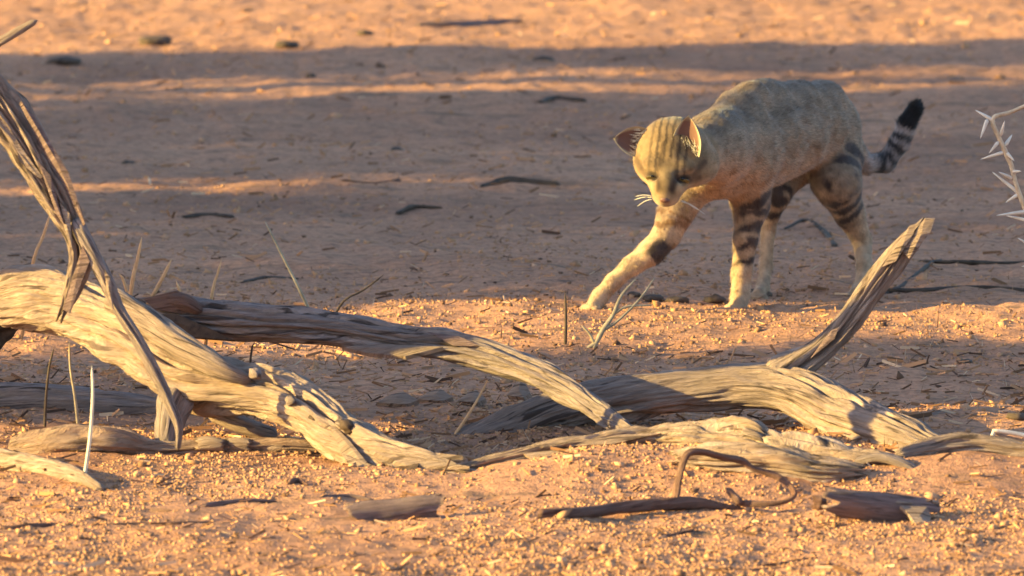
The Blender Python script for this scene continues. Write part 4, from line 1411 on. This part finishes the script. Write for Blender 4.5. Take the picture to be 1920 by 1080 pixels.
    # eyes (half closed, looking down), nose, whiskers
    def blob(name, c, rad, sc, mat, frame=(hs, hf, hu), par=t):
        nth, nph = 16, 10
        Vb = []
        for i in range(nph + 1):
            ph = math.pi * i / nph
            for j in range(nth):
                th = math.tau * j / nth
                q = (math.sin(ph) * math.cos(th) * sc[0], math.sin(ph) * math.sin(th) * sc[1], math.cos(ph) * sc[2])
                Vb.append(c + rad * (frame[0] * q[0] + frame[1] * q[1] + frame[2] * q[2]))
        Fb = [(i * nth + j, i * nth + (j + 1) % nth, (i + 1) * nth + (j + 1) % nth, (i + 1) * nth + j) for i in range(nph) for j in range(nth)]
        mb = make_mesh(name, np.array(Vb) - o0, np.array(Fb).ravel(), np.full(len(Fb), 4), True)
        return link(name, mb, mat, par)
    for sg in (-1, 1):
        e = EYE(sg)
        eo = blob('eye', e - hu * 0.004, 0.0095, (1.2, 0.26, 0.8), M_EYE)
        blob('pupil', e + hu * 0.0020, 0.004, (1.0, 0.45, 0.6), M_PUPIL, par=eo)
    blob('nose', NOSE + hf * 0.0035 + hu * 0.004, 0.0075, (1.2, 0.7, 0.75), M_NOSE)
    k = 0
    for sg in (-1, 1):
        for i in range(3):
            s0 = NOSE - hf * 0.010 + hs * sg * 0.020 - hu * (0.010 + 0.003 * (i % 3))
            dv = hs * sg * 1.0 - hf * r.uniform(0.0, 0.5) - hu * r.uniform(-0.1, 0.5) + np.array((0, 0, -0.25))
            dv /= np.linalg.norm(dv)
            L = r.uniform(0.03, 0.055)
            pts = [(*s0, 0.00028), (*(s0 + dv * L * 0.5), 0.00022), (*(s0 + dv * L + np.array((0, 0, -0.006))), 0.00012)]
            mw = limb_mesh('whisker', pts, around=5, step=0.008, lump=0, grain=0, origin=o0, seed=k)
            link('whisker', mw, M_WHISK, t)
            k += 1


build_cat()

# ------------------------------------------------------------------ the bushes to the left of the view that shade the ground
TZ = math.tan(SUN_AZ)


def bush(name, v0, v1, bx, z0, z1, label, dens=1.0, seed=0, ty=0.0):
    """v0..v1: the stretch of ground, along the middle of the view, that it shades"""
    r = np.random.default_rng(seed + 900)
    y0, y1 = v0 + bx * TZ, v1 + bx * TZ
    cy = (y0 + y1) / 2
    t = thing(name, (bx, cy, 0), label, 'bush', 'bushes beside the clearing')
    W, Hh = y1 - y0, z1 - z0
    sz = 0.055
    n = int(dens * 5.5 * W * Hh / (4 * sz * sz * 0.6))
    q = r.uniform(-1, 1, (n, 3))
    x = q[:, 0] * 0.28
    y = q[:, 1] * W / 2 * (1 + 0.03 * vnoise(np.stack([q[:, 2] * 4, q[:, 0] * 2, np.full(n, seed)], 1), 5)) + cy
    y = y + 0.05 * vnoise(np.stack([(q[:, 2] + 1) / 2 * Hh * 6, np.full(n, seed * 3.3), np.zeros(n)], 1), 8)
    y = y + np.where(r.random(n) < 0.12, r.normal(0, 0.09, n), 0)
    z = z0 + (q[:, 2] + 1) / 2 * Hh
    c = np.stack([x, y - cy, z], 1)
    a = r.normal(0, 1, (n, 3))
    a /= np.linalg.norm(a, axis=1)[:, None]
    b = np.cross(a, r.normal(0, 1, (n, 3)))
    b /= np.linalg.norm(b, axis=1)[:, None]
    s = sz * r.uniform(0.7, 1.3, n)[:, None]
    V = np.stack([c - a * s, c + b * s * 0.6, c + a * s, c - b * s * 0.6], 1).reshape(-1, 3)
    F = np.arange(4 * n)
    link('crown', make_mesh('crown', V, F, np.full(n, 4), False), M_LEAF, t)
    pts = [(0, ty, -0.05, 0.09), (0.05, 0.02 + ty, z1 * 0.3, 0.07), (-0.03, -0.03, z1 * 0.6, 0.05), (0.02, 0, z1 * 0.95, 0.02)]
    link('trunk', limb_mesh('trunk', pts, around=14, step=0.1, seed=seed), M_TRUNK, t)
    for k in range(4):
        zz = z1 * (0.2 + 0.15 * k)
        sg = 1 if k % 2 else -1
        pts = [(0.02, 0, zz, 0.04), (0.1, sg * W * 0.2, zz + 0.3, 0.03), (0.05, sg * W * 0.4, zz + 0.7, 0.015)]
        link('limb', limb_mesh('limb', pts, around=10, step=0.1, seed=seed + k), M_TRUNK, t)


bush('shade_bush', 24.25, 24.85, -8.0, 0.15, 4.6, 'narrow leafy bush outside the view on the left, farthest one', 3.2, 1)
bush('shade_bush', 23.72, 24.25, -8.3, 0.15, 4.6, 'thin sparse bush outside the view on the left, second farthest', 0.42, 2)
bush('shade_bush', 22.02, 23.72, -8.0, 0.15, 4.6, 'broad leafy bush outside the view on the left, third farthest', 3.2, 3)
bush('shade_bush', 19.66, 21.82, -8.0, 0.15, 4.6, 'broad leafy bush outside the view on the left, level with the cat', 3.2, 4)
bush('shade_bush', 18.37, 18.97, -8.0, 0.15, 4.6, 'leafy bush outside the view on the left, level with the logs', 3.2, 5)
bush('shade_bush', 18.13, 18.39, -8.3, 0.15, 4.6, 'thin leafy bush outside the view on the left, nearest one', 2.6, 7)
bush('shade_bush', 21.78, 22.06, -8.0, 2.21, 4.6, 'slim high bush outside the view on the left, between two broad ones', 3.2, 6, 0.5)
